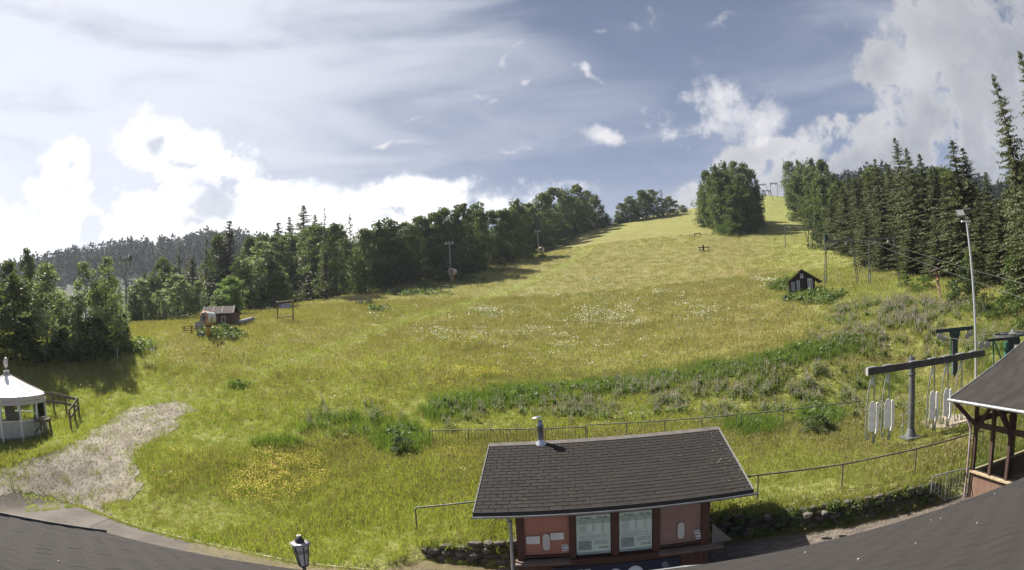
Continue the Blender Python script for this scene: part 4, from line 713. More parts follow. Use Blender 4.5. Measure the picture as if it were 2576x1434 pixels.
for x0,x1 in ((1.485,2.345),(2.565,3.405)):
    ps=MB().bx((x0,.02,1.05),(x1,.028,2.25)).build('price_list',pbase,K,label='pale price list poster with the headings Preisliste and Price list')
    y=.0175; MB().bx((x0+.0,y,1.90),(x1,y+.002,2.07)).build('poster_header',phead,ps); MB().bx((x0,y,1.05),(x1,y+.002,1.12)).build('poster_footer',pblue,ps); MB().bx((x0+.05,y,1.17),(x0+.38,y+.002,1.44)).build('poster_photo',pphoto,ps); MB().bx((x0,y,2.14),(x1,y+.002,2.25)).build('poster_top_strip',inkg,ps)
    text('Preisliste',.075,ink,ps,(x0+.12,y-.001,2.05),bold=.002); text('Price list',.075,ink,ps,(x0+.52,y-.001,2.05),bold=.002)
    d=MB(); yy=y-.0015
    for z in (2.01,): 
        for xa,xb in ((.06,.14),(.2,.48),(.52,.8)): d.bx((x0+xa,yy,z),(x0+xb,yy+.001,z+.010))
    for z in (1.96,1.935,1.90,1.85,1.82,1.79,1.76,1.73,1.70):
        q=random.uniform(.15,.22); d.bx((x0+.08,yy,z),(x0+.08+q,yy+.001,z+.009)); d.bx((x0+.40,yy,z),(x0+.47,yy+.001,z+.009)); d.bx((x0+.63,yy,z),(x0+.70,yy+.001,z+.009))
    for z in (1.63,1.57,1.545,1.50,1.47): q=random.uniform(.3,.6); d.bx((x0+.08,yy,z),(x0+.08+q,yy+.001,z+.008)); d.bx((x0+.66,yy,z),(x0+.74,yy+.001,z+.008))
    for z in (1.42,1.395,1.37,1.345,1.32): d.bx((x0+.44,yy,z),(x0+.80,yy+.001,z+.007))
    d.bx((x0+.1,yy,1.075),(x0+.72,yy+.001,1.085)); d.build('print',inkg,ps)
    MB().bx((x0+.56,yy-.001,1.20),(x0+.72,yy,1.25)).build('print',inkg,ps); MB().bx((x0+.572,yy-.002,1.21),(x0+.708,yy-.001,1.24)).build('print',paper,ps); MB().bx((x0+.74,yy-.001,1.20),(x0+.79,yy,1.25)).build('print',inkg,ps)
    MB().bx((x0-.0,-.02,1.04),(x1+.0,-.016,2.26)).build('window_glass',glass,K)
sg=MB().bx((.85,-.02,.02),(4.15,.02,.72)).build('sign_board',mat('navy_board',(.022,.026,.05),.5),K,label='dark navy sign board with large white lettering, cut by the lower edge of the photo')
wl=mat('sign_white',(.62,.63,.66),.5); y=-.026
for xa,xb in ((1.17,1.34),(1.48,1.64),(1.67,1.82)): MB().bx((xa,y,.08),(xb,y+.005,.625)).build('lettering',wl,sg)
for c,ra,rz in ((2.46,.21,.30),(2.97,.25,.33)):
    p1=[(c+ra*math.cos(t),.28+rz*math.sin(t)) for t in np.linspace(0,2*math.pi,33)[:-1]]; d=MB(); d.ext([(a,b) for a,b in p1],.004,M=XZ,off=(0,y+.004,0)); d.build('lettering',wl,sg)
d=MB()
for k in range(24):
    a0,a1=k*math.pi/12,(k+1)*math.pi/12
    for r in (.085,.052): d.beam((3.76+r*math.cos(a0),y,.54+r*math.sin(a0)),(3.76+r*math.cos(a1),y,.54+r*math.sin(a1)),.004,.012,up=(0,1,0))
for k in range(6): a=k*math.pi/3; d.beam((3.76+.012*math.cos(a),y,.54+.012*math.sin(a)),(3.76+.05*math.cos(a),y,.54+.05*math.sin(a)),.004,.014,up=(0,1,0))
d.build('emblem',wl,sg)
# roof
roofm=mat('roof_board',(.03,.028,.027),.9); shm=[mat('bitumen_shingle_%s'%n,c,.92,c2=c2,nscale=14,bump=.6,bscale=90,spec=.2,rnd=.45) for n,c,c2 in (('dark',(.0155,.0135,.0125),(.029,.0255,.023)),)]
ro=MB(); ro.add([rp(xl(0),-.02,-.07),rp(xr(0),-.02,-.07),rp(xr(RL),RL,-.07),rp(xl(RL),RL,-.07),rp(xl(0),-.02,-.012),rp(xr(0),-.02,-.012),rp(xr(RL),RL,-.012),rp(xl(RL),RL,-.012)],[(3,2,1,0),(4,5,6,7),(0,1,5,4),(1,2,6,5),(2,3,7,6),(3,0,4,7)])
roof=ro.build('roof',roofm,K)
back=MB(); a=rp(xl(RL),RL,-.0); b=rp(xr(RL),RL,0); back.add([a,b,b+Vector((0,.55,-.22)),a+Vector((0,.55,-.22)),a-Vector((0,0,.06)),b-Vector((0,0,.06)),b+Vector((0,.55,-.28)),a+Vector((0,.55,-.28))],[(0,1,2,3),(7,6,5,4),(0,4,5,1),(1,5,6,2),(2,6,7,3),(3,7,4,0)]); back.build('roof_back',roofm,K)
rows=22; ew=RL/rows; sw=.335
def shingle_mesh(w,l,th=.012,gap=.02):
    b=MB(); x=w/2-gap/2; v=[(-x,-.003,0),(x,-.003,0),(x,l*1.02,-.005),(-x,l*1.02,-.005),(-x,-.003,th),(x,-.003,th),(x,l*1.02,.0015),(-x,l*1.02,.0015)]; b.add(v,[(3,2,1,0),(4,5,6,7),(0,1,5,4),(1,2,6,5),(2,3,7,6),(3,0,4,7)]); return b
sme=[shingle_mesh(sw,ew).mesh('shingle',shm[0]) for _ in range(1)]
cnt=0; rest=MB()
for r_ in range(rows):
    s=r_*ew; x0,x1=xl(s),xr(s); x=x0+(sw*.5 if r_%2 else 0)+random.uniform(-.02,.02)-sw*.5
    xs=[]
    while x<x1: 
        a,b=max(x,x0),min(x+sw,x1)
        if b-a>.05: xs.append((a,b))
        x+=sw
    for a,b in xs:
        p=rp((a+b)/2,s,random.uniform(-.001,.002))
        if cnt<300: o=part('shingle',sme[0],roof,p,rot=(RT,0,random.uniform(-.006,.006)),scale=((b-a)/sw,1,1)); cnt+=1
        else:
            q=shingle_mesh(b-a,ew); n=len(rest.v); rest.v+=[tuple(RM@Vector(v)+p) for v in q.v]; rest.f+=[tuple(i+n for i in f) for f in q.f]; rest.sm+=q.sm
o=rest.build('shingle_rows',shm[0],roof); o['kind']='stuff'
rc=MB(); rc.beam(rp(xl(RL)-.01,RL-.03,.012),rp(xr(RL)+.01,RL-.03,.012),.22,.014,up=(0,-.27,.96)); rc.build('ridge_cap',mat('ridge_felt',(.075,.065,.062),.9,c2=(.11,.10,.09),nscale=3),roof)
vg=MB(); vg.beam(rp(xl(0)-.02,-.02,-.02),rp(xl(RL)-.02,RL,-.02),.03,.09); vg.build('verge_trim',dsteel,roof); vg=MB(); vg.beam(rp(xr(0)+.02,-.02,-.02),rp(xr(RL)+.02,RL,-.02),.03,.09); vg.build('verge_trim',mat('grey_trim',(.16,.16,.16),.6),roof)
MB().beam(rp(xl(0)-.03,-.035,-.035),rp(xr(0)+.03,-.035,-.035),.03,.11).build('fascia',mat('black_fascia',(.012,.011,.011),.7),K)
gt=MB(); 
for a0 in range(6):
    t0,t1=math.pi+a0*math.pi/6,math.pi+(a0+1)*math.pi/6; r=.058; gt.beam((xl(0)-.05,EY-.07+r*math.cos((t0+t1)/2),EZ-.085+r*math.sin((t0+t1)/2)),(xr(0)+.12,EY-.07+r*math.cos((t0+t1)/2),EZ-.085+r*math.sin((t0+t1)/2)),.034,.005,up=(0,math.cos((t0+t1)/2),math.sin((t0+t1)/2)))
gt.tube((xl(0)-.05,EY-.135,EZ-.08),(xr(0)+.12,EY-.135,EZ-.08),.008); gt.build('gutter',steel,K)
dp=MB(); dp.path([(-.17,EY-.07,EZ-.13),(-.17,EY-.05,EZ-.22),(-.14,-.06,EZ-.3),(-.14,-.06,.0)],.043,10); dp.build('downpipe',steel,K)
for z in (1.9,1.2,.5): pass
fl=thing('flue_pipe','stainless steel flue with a flat tilted rain cap standing on the kiosk ridge','chimney',tuple(Vector(KO)+kx_*.66+ky_*3.36+Vector((0,0,RZ+.0))),KA)
chrome=mat('stainless_steel',(.62,.63,.66),.25,.85); chrome2=mat('brushed_steel',(.30,.31,.34),.4,.7)
d=MB(); d.lathe([(.19,-.06),(.17,.0),(.105,.08),(.105,.10)],16); d.build('flashing',chrome,fl); d=MB(); d.lathe([(.098,.08),(.098,.52),(.105,.52),(.105,.55),(.098,.55),(.075,.62),(.075,.70),(.0,.70)],16); d.build('pipe',chrome2,fl)
[MB().tube((.06*math.cos(a),.06*math.sin(a),.69),(.07*math.cos(a),.07*math.sin(a),.80),.006).build('cap_bracket',chrome,fl) for a in (0,2.1,4.2)]; d=MB(); A_=Matrix.Rotation(RAD(-7),3,'Y'); d.lathe([(.0,.825),(.16,.80),(.16,.79),(.0,.79)],18,axis=A_); d.build('rain_cap',chrome,fl)
# ------------------------------------------------------------------ retaining walls with stones
stm=mat('field_stone',(.06,.053,.044),.9,c2=(.15,.135,.112),nscale=3,bump=.8,bscale=14,rnd=.5)
def stone_mesh(seed):
    bm=MB(); r=np.random.default_rng(seed); b=MB(); pts=[]
    import bmesh
    bb=bmesh.new(); bmesh.ops.create_icosphere(bb,subdivisions=1,radius=.5)
    for v in bb.verts: v.co=Vector((v.co.x*r.uniform(.85,1.2),v.co.y*r.uniform(.8,1.1),v.co.z*r.uniform(.8,1.1))); v.co.z=max(-.36,min(.38,v.co.z)); v.co.x=max(-.46,min(.46,v.co.x))
    me=bpy.data.meshes.new('stone'); bb.to_mesh(me); bb.free(); me.materials.append(stm); return me
stones=[stone_mesh(i) for i in range(6)]
def stone_wall(x0,x1,hf,label,big):
    w=thing('stone_wall',label,'wall',((x0+x1)/2,float(wall_y((x0+x1)/2)),0)); ox,oy=(x0+x1)/2,float(wall_y((x0+x1)/2)); core=MB(); xs=np.linspace(x0,x1,int((x1-x0)/.5)+2)
    for a,b in zip(xs[:-1],xs[1:]): h=min(hf(a),hf(b)); core.beam((a-ox,wall_y(a)-oy+.12,h/2-.04),(b-ox,wall_y(b)-oy+.12,h/2-.04),.3,h)
    core.build('core',mat('earth',(.05,.038,.028),.95,c2=(.09,.07,.05),nscale=6,bump=.8),w)
    z=.0
    n=0
    for row in range(4):
        x=x0+random.uniform(0,.15)
        while x<x1:
            s=big*random.uniform(.75,1.35); hgt=.22*random.uniform(.85,1.2); zc=.10+row*.2
            if zc<hf(x)+.06:
                part('stone',stones[random.randrange(6)],w,(x-ox+s/2,float(wall_y(x+s/2))-oy-.03+random.uniform(-.05,.05),zc+random.uniform(-.02,.03)),scale=(s*1.02,.34,hgt*1.25),rot=(random.uniform(-.15,.15),random.uniform(-.12,.12),random.uniform(-.2,.2))); n+=1
            x+=s*.94
    return w
stone_wall(-3.1,-.45,lambda x:.35+.3*min(1,(x+3.1)/1.2),'low wall of rough field stones left of the ticket kiosk',.42)
stone_wall(5.35,13.6,lambda x:.72,'overgrown dark stone retaining wall right of the ticket kiosk',.44)
# plants on the wall
n=150; x=rng.uniform(5.4,13.6,n); z=rng.uniform(.1,.85,n); scatter('wall_plants','trailing weeds and grass growing out of the stone walls',np.stack([x,wall_y(x)-.12-rng.uniform(0,.12,n),z-.12],1),rng.uniform(.2,.45,n),rng.uniform(0,6,n),T_weed,5,.5)
x=np.concatenate([rng.uniform(5.4,14,900),rng.uniform(-3.2,-.5,160)]); scatter('wall_grass','grass hanging over the top of the stone walls',np.stack([x,wall_y(x)+rng.uniform(-.02,.25,len(x)),np.where(x>0,.70,.5)+0*x],1),rng.uniform(.6,1.1,len(x)),rng.uniform(0,6,len(x)),T_green,5,.45)
for px,py,s in ((2032,1295,.35),(1930,1300,.3),(2075,1290,.3),(1073,1382,.36)):
    b=onz(px,py,.78 if px>1500 else .3); o=part('field_stone',stones[int(px)%6],None,tuple(b),scale=(s,s*.8,s*.7),rz=px); tag(o,{2032:'pale stone lying on the grass at the rim of the retaining wall',1930:'mossy stone on the rim just right of the kiosk roof',2075:'round stone on the rim of the overgrown wall right of the pale one',1073:'single rounded stone at the left end of the low stone wall'}[px],'stone')
# pavers on the right
pvm=mat('paver',(.07,.058,.05),.9,c2=(.19,.16,.13),nscale=8,bump=.5,bscale=70,spec=.2,rnd=.6)
pv_=MB(); pv_.ext([(-.095,-.05),(-.03,-.05),(0,-.062),(.03,-.05),(.095,-.05),(.095,.05),(.03,.05),(0,.038),(-.03,.05),(-.095,.05)],.03); pvme=pv_.mesh('paver',pvm)
pave=bpy.data.objects.new('paved_strip',np_mesh('paved_strip',[(5.2,9,.004),(16,9,.004),(16,float(wall_y(16))-.25,.004),(13.7,float(wall_y(13.7))-.25,.004),(11.1,float(wall_y(11.1))-.25,.004),(8.3,float(wall_y(8.3))-.25,.004),(5.2,15.7,.004)],[(0,1,2,3,4,5,6)],[mat('joint_sand',(.035,.03,.02),.95)])); col.objects.link(pave); tag(pave,'strip of small interlocking pavers right of the kiosk',kind='structure')
cells=[]
for i in range(60):
    for j in range(70):
        x=5.25+i*.2+(0.1 if j%2 else 0); y=9+j*.108
        if y<wall_y(x)-.3 and x<15.9:
            a,b,_=project(np.array([[x,y,0]])); a=a[0]; b=b[0]; yr=4.166-.06*x; t=(7-5)/(7-0.0)
            # hidden behind the near roof?
            dv=Vector((x,y,-7)); k=(4.166)/(y+.06*x); zz=7-7*k
            if zz>4.98: cells.append((math.hypot(x,y),x,y))
cells.sort(); rest=MB()
for n,(d,x,y) in enumerate(cells):
    if n<300: part('paver',pvme,pave,(x,y,-.018+random.uniform(-.002,.002)),random.uniform(-.03,.03))
    else: q=MB(); q.ext([(-.095,-.05),(-.03,-.05),(0,-.062),(.03,-.05),(.095,-.05),(.095,.05),(.03,.05),(0,.038),(-.03,.05),(-.095,.05)],.03,off=(x,y,-.018+random.uniform(-.002,.002))); m=len(rest.v); rest.v+=q.v; rest.f+=[tuple(i+m for i in f) for f in q.f]; rest.sm+=q.sm
o=rest.build('paver_field',pvm,pave); o['kind']='stuff'
# ------------------------------------------------------------------ near roof below the camera
nr=thing('building_roof','large dark shingled roof in the foreground along the bottom of the photo','roof',(0,4.166,5.0),math.atan(-.0597))
pit=RAD(20); NM=Matrix.Rotation(pit,3,'X'); nrm=mat('near_shingle',(.030,.0275,.027),.93,c2=(.043,.0395,.038),nscale=3.5,bump=.7,bscale=160,spec=.15)
def nrp(x,s,off=0): return NM@Vector((x,s,off))
NMi=Matrix.Rotation(-pit,3,'X'); inv=Matrix.Rotation(.0597,3,'Z')
def onroof(px,py):          # sight line meets the roof plane, in the roof's own slope coordinates
    d_=inv@Vector(ray(px,py)); c_=inv@(Vector((0,0,7))-Vector((0,4.166,5))); n_=NMi@Vector((0,0,1)); k=-(c_@n_)/(d_@n_); return NMi.transposed()@(c_+d_*k)
la=onroof(265,1339); lb=onroof(0,1296); lc=lb+(lb-la)*1.0
pl_=[(16,0),(la.x,la.y),(lc.x,lc.y),(lc.x,-5.6),(16,-5.6)]
d=MB(); n=len(pl_); d.add([NMi@Vector((x,y,-.1)) for x,y in pl_]+[NMi@Vector((x,y,0)) for x,y in pl_],[tuple(range(n))[::1],tuple(range(n,2*n))[::-1]]+[(i,n+i,n+(i+1)%n,(i+1)%n) for i in range(n)]); slab=d.build('roof_slab',nrm,nr)
tabs=[]; r_=0
for j in range(1,30):
    for i in range(-44,50):
        x=i*.333+(.166 if j%2 else 0); s=-j*.145
        p=NMi@Vector((x,s,0)); wp=np.array([[x*math.cos(-.0597)-p.y*math.sin(-.0597),4.166+x*math.sin(-.0597)+p.y*math.cos(-.0597),5+p.z]]); a,b,dd_=project(wp)
        yl=0 if x>la.x else la.y+(la.y-lb.y)/(la.x-lb.x)*(x-la.x)
        if x<la.x and s>yl-.05: continue
        if wp[0,1]>.2 and -60<a[0]<2640 and b[0]<1480: tabs.append((dd_[0],x,s))
tabs.sort(); rest=MB(); tb=shingle_mesh(.333,.145,.0026,.003); tb.v=[(x,-y,z) for x,y,z in tb.v]; tb.f=[f[::-1] for f in tb.f]; tme=tb.mesh('shingle',mat('near_shingle_tab',(.030,.0275,.027),.93,c2=(.043,.0395,.038),nscale=3.5,bump=.7,bscale=160,spec=.15,rnd=.22))
for n,(dd_,x,s) in enumerate(tabs):
    p=NMi@Vector((x,s,.0015+random.uniform(0,.0015)))
    if n<300: part('shingle',tme,slab,p,rot=(-pit,0,0))
    else: m=len(rest.v); rest.v+=[tuple(NMi@Vector(q)+p) for q in tb.v]; rest.f+=[tuple(i+m for i in f) for f in tb.f]; rest.sm+=[False]*len(tb.f)
o=rest.build('shingle_rows',nrm,slab); o['kind']='stuff'
d=MB()
la,lb=NMi@Vector((la.x,la.y,.03)),NMi@Vector((lb.x,lb.y,.03))
d.beam(lb+(lb-la)*.4+Vector((0,0,-.02)),la+Vector((0,0,-.02)),.035,.03); d.build('eave_flashing',dsteel,nr)
ca=inv@(Vector(onz(1722,1431,4.93))-Vector((0,4.166,5))); cb2=inv@(Vector(onz(1872,1419,4.96))-Vector((0,4.166,5)))
d=MB(); d.path([ca-Vector((.5,.02,0)),ca,cb2],.03,8); d.build('gutter_end',steel,nr)
mb=MB()
for _ in range(70):
    x=random.uniform(-9,12); s=-random.uniform(.05,3.8); p=NMi@Vector((x,s,.008)); mb.box(p,(random.uniform(.004,.011),)*3)
mb.build('debris',mat('pale_debris',(.30,.28,.24),.9),nr)['kind']='stuff'
mb=MB()
for _ in range(110):
    r_=random.randrange(rows); s=r_*ew; x=xr(s)-abs(random.gauss(0,.5)) if random.random()<.55 else random.uniform(-1,6); p=rp(x,s+random.uniform(0,ew*.9),.013); w=random.uniform(.008,.03); mb.box(p,(w,random.uniform(.02,.07),.006) if random.random()<.6 else (w*2.2,.02,.006),M=RM)
lc=mb.build('lichen',mat('pale_lichen',(.11,.105,.09),.95),roof); lc['kind']='stuff'
# ------------------------------------------------------------------ shelter on the right
SA=RAD(-2.6); SX,SY=14.93,13.78
Sh=thing('shelter_building','open timber shelter with a dark roof and glazed sides at the right edge','shelter',(SX,SY,0),SA)
tim=mat('dark_timber',(.040,.022,.018),.7,c2=(.07,.038,.028),nscale=5,stretch=(8,8,.8),bump=.3); srm=mat('bitumen_roof',(.023,.020,.019),.9,c2=(.034,.030,.028),nscale=2,bump=.5,bscale=60,spec=.15,stretch=(.5,1,1))
def so_(x,y,z): 
    v=Matrix.Rotation(-SA,3,'Z')@(Vector((x,y,z))-Vector((SX,SY,0))); return v
g0=so_(*onz(2391,1004,3.5)); g1=so_(*onz(2600,1038,3.5)); g1=g0+(g1-g0).normalized()*9
vgd=so_(*(np.array([17.9,13.8,5.0])))-so_(*onz(2391,1000,3.52)); vgd.normalize()
r0_=g0+Vector((.02,0,.03)); rt=r0_+vgd*6.0
d=MB(); e=(g1-g0); th=Vector((0,0,-.10)); q=[r0_,r0_+e,rt+e,rt]; d.add([v+th for v in q]+q,[(3,2,1,0),(4,5,6,7),(0,1,5,4),(1,2,6,5),(2,3,7,6),(3,0,4,7)]); rr=rt+Vector((vgd.x,vgd.y,-vgd.z))*6; q=[rt,rt+e,rr+e,rr]; d.add([v+th for v in q]+q,[(3,2,1,0),(4,5,6,7),(0,1,5,4),(1,2,6,5),(2,3,7,6),(3,0,4,7)]); d.build('roof',srm,Sh)
d=MB(); d.beam(r0_+Vector((0,.03,.0)),rt+Vector((0,.03,0)),.03,.07); d.build('verge_trim',steel,Sh)
d=MB()
for k in range(3): pass
d.tube(g0+Vector((-.06,.05,-.02)),g1+Vector((-.06,0,-.02)),.055,n=10); d.build('gutter',steel,Sh)
for k in range(14): part('gutter_clip',MB().box((0,0,0),(.13,.02,.02)).mesh('gutter_clip',dsteel) if k==0 else clip.data,Sh,tuple(g0+(g1-g0).normalized()*(.4+k*.62)+Vector((-.03,0,.035))))  if k==0 else None; clip=[c for c in Sh.children if c.name.startswith('gutter_clip')][0] if k==0 else clip; (part('gutter_clip',clip.data,Sh,tuple(g0+(g1-g0).normalized()*(.4+k*.62)+Vector((-.03,0,.035)))) if k else None)
ev=3.4
def post(x,y,z0=0,z1=ev,w=.13,m=tim): return MB().bx((x-w/2,y-w/2,z0),(x+w/2,y+w/2,z1)).build('post',m,Sh)
ys=[0,-.95,-1.85,-2.9,-3.9]
for i,y in enumerate(ys): post(.0,y,0 if i%2==0 else .95,ev)
post(2.3,0); post(4.6,0,0,4.1)
logp=mat('honey_timber',(.20,.12,.055),.7,c2=(.28,.18,.09),nscale=4)
for y in (-1.2,-2.7,-4.0): post(3.4,y,0,3.2,.15,logp)
MB().beam((0,-4.5,ev-.02),(0,.35,ev-.02),.14,.2).build('wall_plate',tim,Sh); MB().beam((0,0,2.72),(4.6,0,2.72),.12,.2).build('tie_beam',tim,Sh); MB().beam((0.02,-4.5,2.55),(.02,-.07,2.55),.11,.17).build('rail_beam',tim,Sh); MB().beam((3.4,-4.5,3.2),(3.4,.2,3.2),.15,.2).build('wall_plate',tim,Sh)
MB().beam((0,-.05,2.5),(-.75,.42,3.36),.13,.15).build('brace',tim,Sh); MB().beam((0,-.07,2.4),(0,-.8,3.3),.1,.12).build('brace',tim,Sh); MB().beam((0,-1.85,2.4),(0,-1.3,3.3),.1,.12).build('brace',tim,Sh); MB().beam((0,-1.85,2.4),(-.7,-1.85,3.35),.1,.12).build('brace',tim,Sh)
MB().bx((-.14,-4.5,.93),(.12,.03,.99)).build('sill',palew,Sh); MB().bx((.07,-.09,.93),(4.6,.12,.99)).build('sill',palew,Sh)
pl=mat('cladding_board',(.13,.075,.055),.8,c2=(.19,.12,.09),nscale=4,stretch=(8,8,.6),rnd=.5)
planks(Sh,-4.4,-.07,.0,.92,-.02,.115,pl,axis='y',name='board'); planks(Sh,.1,4.6,.0,.92,.0,.115,pl,name='board')
MB().bx((-.012,-4.4,1.0),(-.004,-.07,2.45)).build('window_glass',glass,Sh); MB().bx((.07,.0,1.0),(4.5,.008,2.6)).build('window_glass',glass,Sh)
MB().bx((.05,-4.4,-.0),(4.6,-.1,.05)).build('floor_deck',mat('deck',(.09,.07,.05),.8),Sh); MB().bx((.35,-3.6,.42),(.75,-1.6,.47)).build('bench_seat',tim,Sh)
MB().box((1.2,-2.4,.72),(.8,1.6,.04)).build('table_top',tim,Sh)
d=MB(); d.path([(-.17,.13,.0),(-.17,.13,2.45),(-.3,.3,2.9),(-.86,.42,3.40)],.045,10); d.build('downpipe',mat('painted_downpipe',(.30,.25,.28),.5,c2=(.22,.12,.09),nscale=.7),Sh)
# ------------------------------------------------------------------ galvanised gate railing by the shelter
def rail_thing(name,label,tops,bases,r,m,cat='railing',posts=None,low=None,bars=0,group=None):
    b0=np.array(bases[0]); t=thing(name,label,cat,tuple(b0),group=group); L=lambda p:Vector(p)-Vector(b0)
    d=MB(); d.path([L(p) for p in tops],r,8); d.build('top_rail',m,t)
    for i in (posts if posts is not None else range(len(tops))): MB().tube(L(bases[i])-Vector((0,0,.1)),L(tops[i]),r*.85,n=8).build('post',m,t)
    if low is not None: d=MB(); d.path([L(bases[i])+(L(tops[i])-L(bases[i]))*low for i in range(len(tops))],r*.55,6); d.build('lower_rail',m,t)
    if bars:
        bm_=MB().tube((0,0,0),(0,0,1),r*.35,n=5).mesh('bar',m)
        for i in range(len(tops)-1):
            n=bars if isinstance(bars,int) else bars[i]
            for k in range(1,n):
                u=k/n; tt=L(tops[i]).lerp(L(tops[i+1]),u); bb=L(bases[i]).lerp(L(bases[i+1]),u); bb=bb+(tt-bb)*(low or .05); part('bar',bm_,t,tuple(bb),scale=(1,1,(tt-bb).length))
    return t
def up(px,py,base): return (base[0],base[1],P(px,py,math.hypot(base[0],base[1]))[2])
gb=[onz(2375,1264,.0),onz(2432,1246,.02)]; gtop=[up(2380,1189,gb[0]),up(2437,1177,gb[1])]
ga=gb[0]+(gb[0]-gb[1])*.62; ga=np.array([ga[0],ga[1],.55]); ta=(ga[0],ga[1],gtop[0][2]-.02)
rail_thing('gate_railing','galvanised railing with thin vertical bars beside the shelter downpipe',[ta,gtop[0],gtop[1]],[ga,gb[0],gb[1]],.025,steel,low=.08,bars=[4,7])
# long brown handrail on the slope
hb=[G(1905,1262),G(2117,1228),G(2301,1188),G(2470,1125)]; ht=[up(1905,1195,hb[0]),up(2117,1168,hb[1]),up(2301,1129,hb[2]),up(2470,1083,hb[3])]
hb=[np.array([hb[0][0]-1.2,hb[0][1]+.1,hb[0][2]])]+hb; ht=[(ht[0][0]-1.2,ht[0][1]+.1,ht[0][2]-.02)]+ht
rail_thing('handrail','long brown handrail rising to the right from the kiosk roof to the shelter',ht,hb,.032,mat('rusty_rail',(.085,.07,.055),.7,c2=(.14,.115,.09),nscale=5),posts=[1,2,3,4])
b0=G(1050,1338); b1=G(1262,1310); t0=up(1043,1277,b0); t1=up(1195,1258,b1)
tt=rail_thing('handrail','bent grey pipe handrail emerging from behind the left of the kiosk roof',[(b0[0],b0[1],t0[2]-.06),(b0[0]+.07,b0[1],t0[2]),(b1[0],b1[1],t1[2])],[b0,b0+np.array([.07,0,0]),b1],.03,gpipe,posts=[0,2])
# railings along the foot of the meadow
def meadow_rail(tps_,bps_,label,bars,low=.1):
    bs=[G(*q) for q in bps_]; ts=[up(*q,b) for q,b in zip(tps_,bs)]; rail_thing('pipe_railing',label,ts,bs,.028,gpipe,low=low,bars=bars,group='railing sections behind the kiosk')
meadow_rail([(1083,1083),(1180,1081),(1277,1080),(1373,1078),(1474,1074)],[(1083,1124),(1180,1124),(1277,1122),(1373,1119),(1474,1113)],'railing section behind the flue, with thin upright mesh bars',12)
meadow_rail([(1478,1069),(1577,1064),(1672,1058),(1766,1051),(1853,1043)],[(1478,1113),(1577,1108),(1672,1102),(1766,1096),(1853,1089)],'railing section right above the right half of the kiosk roof',1)
meadow_rail([(1864,1043),(1970,1032),(2074,1020),(2168,1008)],[(1864,1090),(1970,1080),(2070,1066),(2160,1054)],'railing section between the kiosk roof and the first hanging seat',1,.3)
# ------------------------------------------------------------------ pylon with the parked lift seats
PB=np.array([16.48,19.52,gz(16.48,19.52)]); zb=4.12; pyl=thing('beam_pylon','thick grey steel pylon carrying a long box beam over the meadow','pylon',tuple(PB),math.atan2(18.98-19.72,20.87-13.96))
psteel=mat('pylon_steel',(.10,.105,.105),.55,.3,c2=(.15,.155,.15),nscale=3); hz_=zb-PB[2]
d=MB(); d.tube((0,0,.12),(0,0,hz_+.33),.165,.15,16); d.build('pillar',psteel,pyl); d=MB(); d.lathe([(.30,.12),(.165,.5)],8); d.build('gusset_cone',psteel,pyl)
MB().box((0,0,.09),(.85,.85,.06)).build('base_plate',psteel,pyl); MB().box((0,0,-.05),(.75,.75,.26)).build('foundation',mat('concrete',(.22,.2,.18),.9),pyl); MB().tube((0,0,hz_-.42),(0,0,hz_-.38),.2,n=16).build('collar',psteel,pyl); MB().box((-.03,0,hz_+.38),(.1,.08,.06)).build('pillar_cap',dsteel,pyl)
bx0,bx1=-2.55,4.4; d=MB(); d.bx((bx0,-.33,hz_-.13),(bx1,-.16,hz_+.15)); d.build('beam',mat('beam_paint',(.05,.048,.048),.55,.2,c2=(.075,.07,.07),nscale=3),pyl)
MB().bx((bx0-.02,-.34,hz_-.14),(bx0-.0,-.15,hz_+.16)).build('beam_end',mat('beam_end_sunlit_tone',(.30,.30,.31),.5),pyl)  # end face coloured lighter than the beam, standing for sunlight on it
hx=[-2.32,-1.52,1.02,1.88,2.78]
cl=MB().box((0,0,0),(.42,.26,.035)).mesh('clamp_plate',steel)
for x in hx+[-.1,3.6]: part('clamp_plate',cl,pyl,(x,-.245,hz_+.168))
for k in (-.5,-.9,.55,1.9): pass
d=MB(); d.path([(-.2,.05,hz_+.3),(-.27,.02,hz_+.1),(-.3,-.1,hz_+.16)],.008,5); d.build('cable',steel,pyl)
seatc=mat('seat_cover',(.84,.82,.82),.75,c2=(.72,.70,.70),nscale=3,bump=.6,bscale=5); ht_=mat('hanger_tube',(.34,.36,.36),.35,.6)
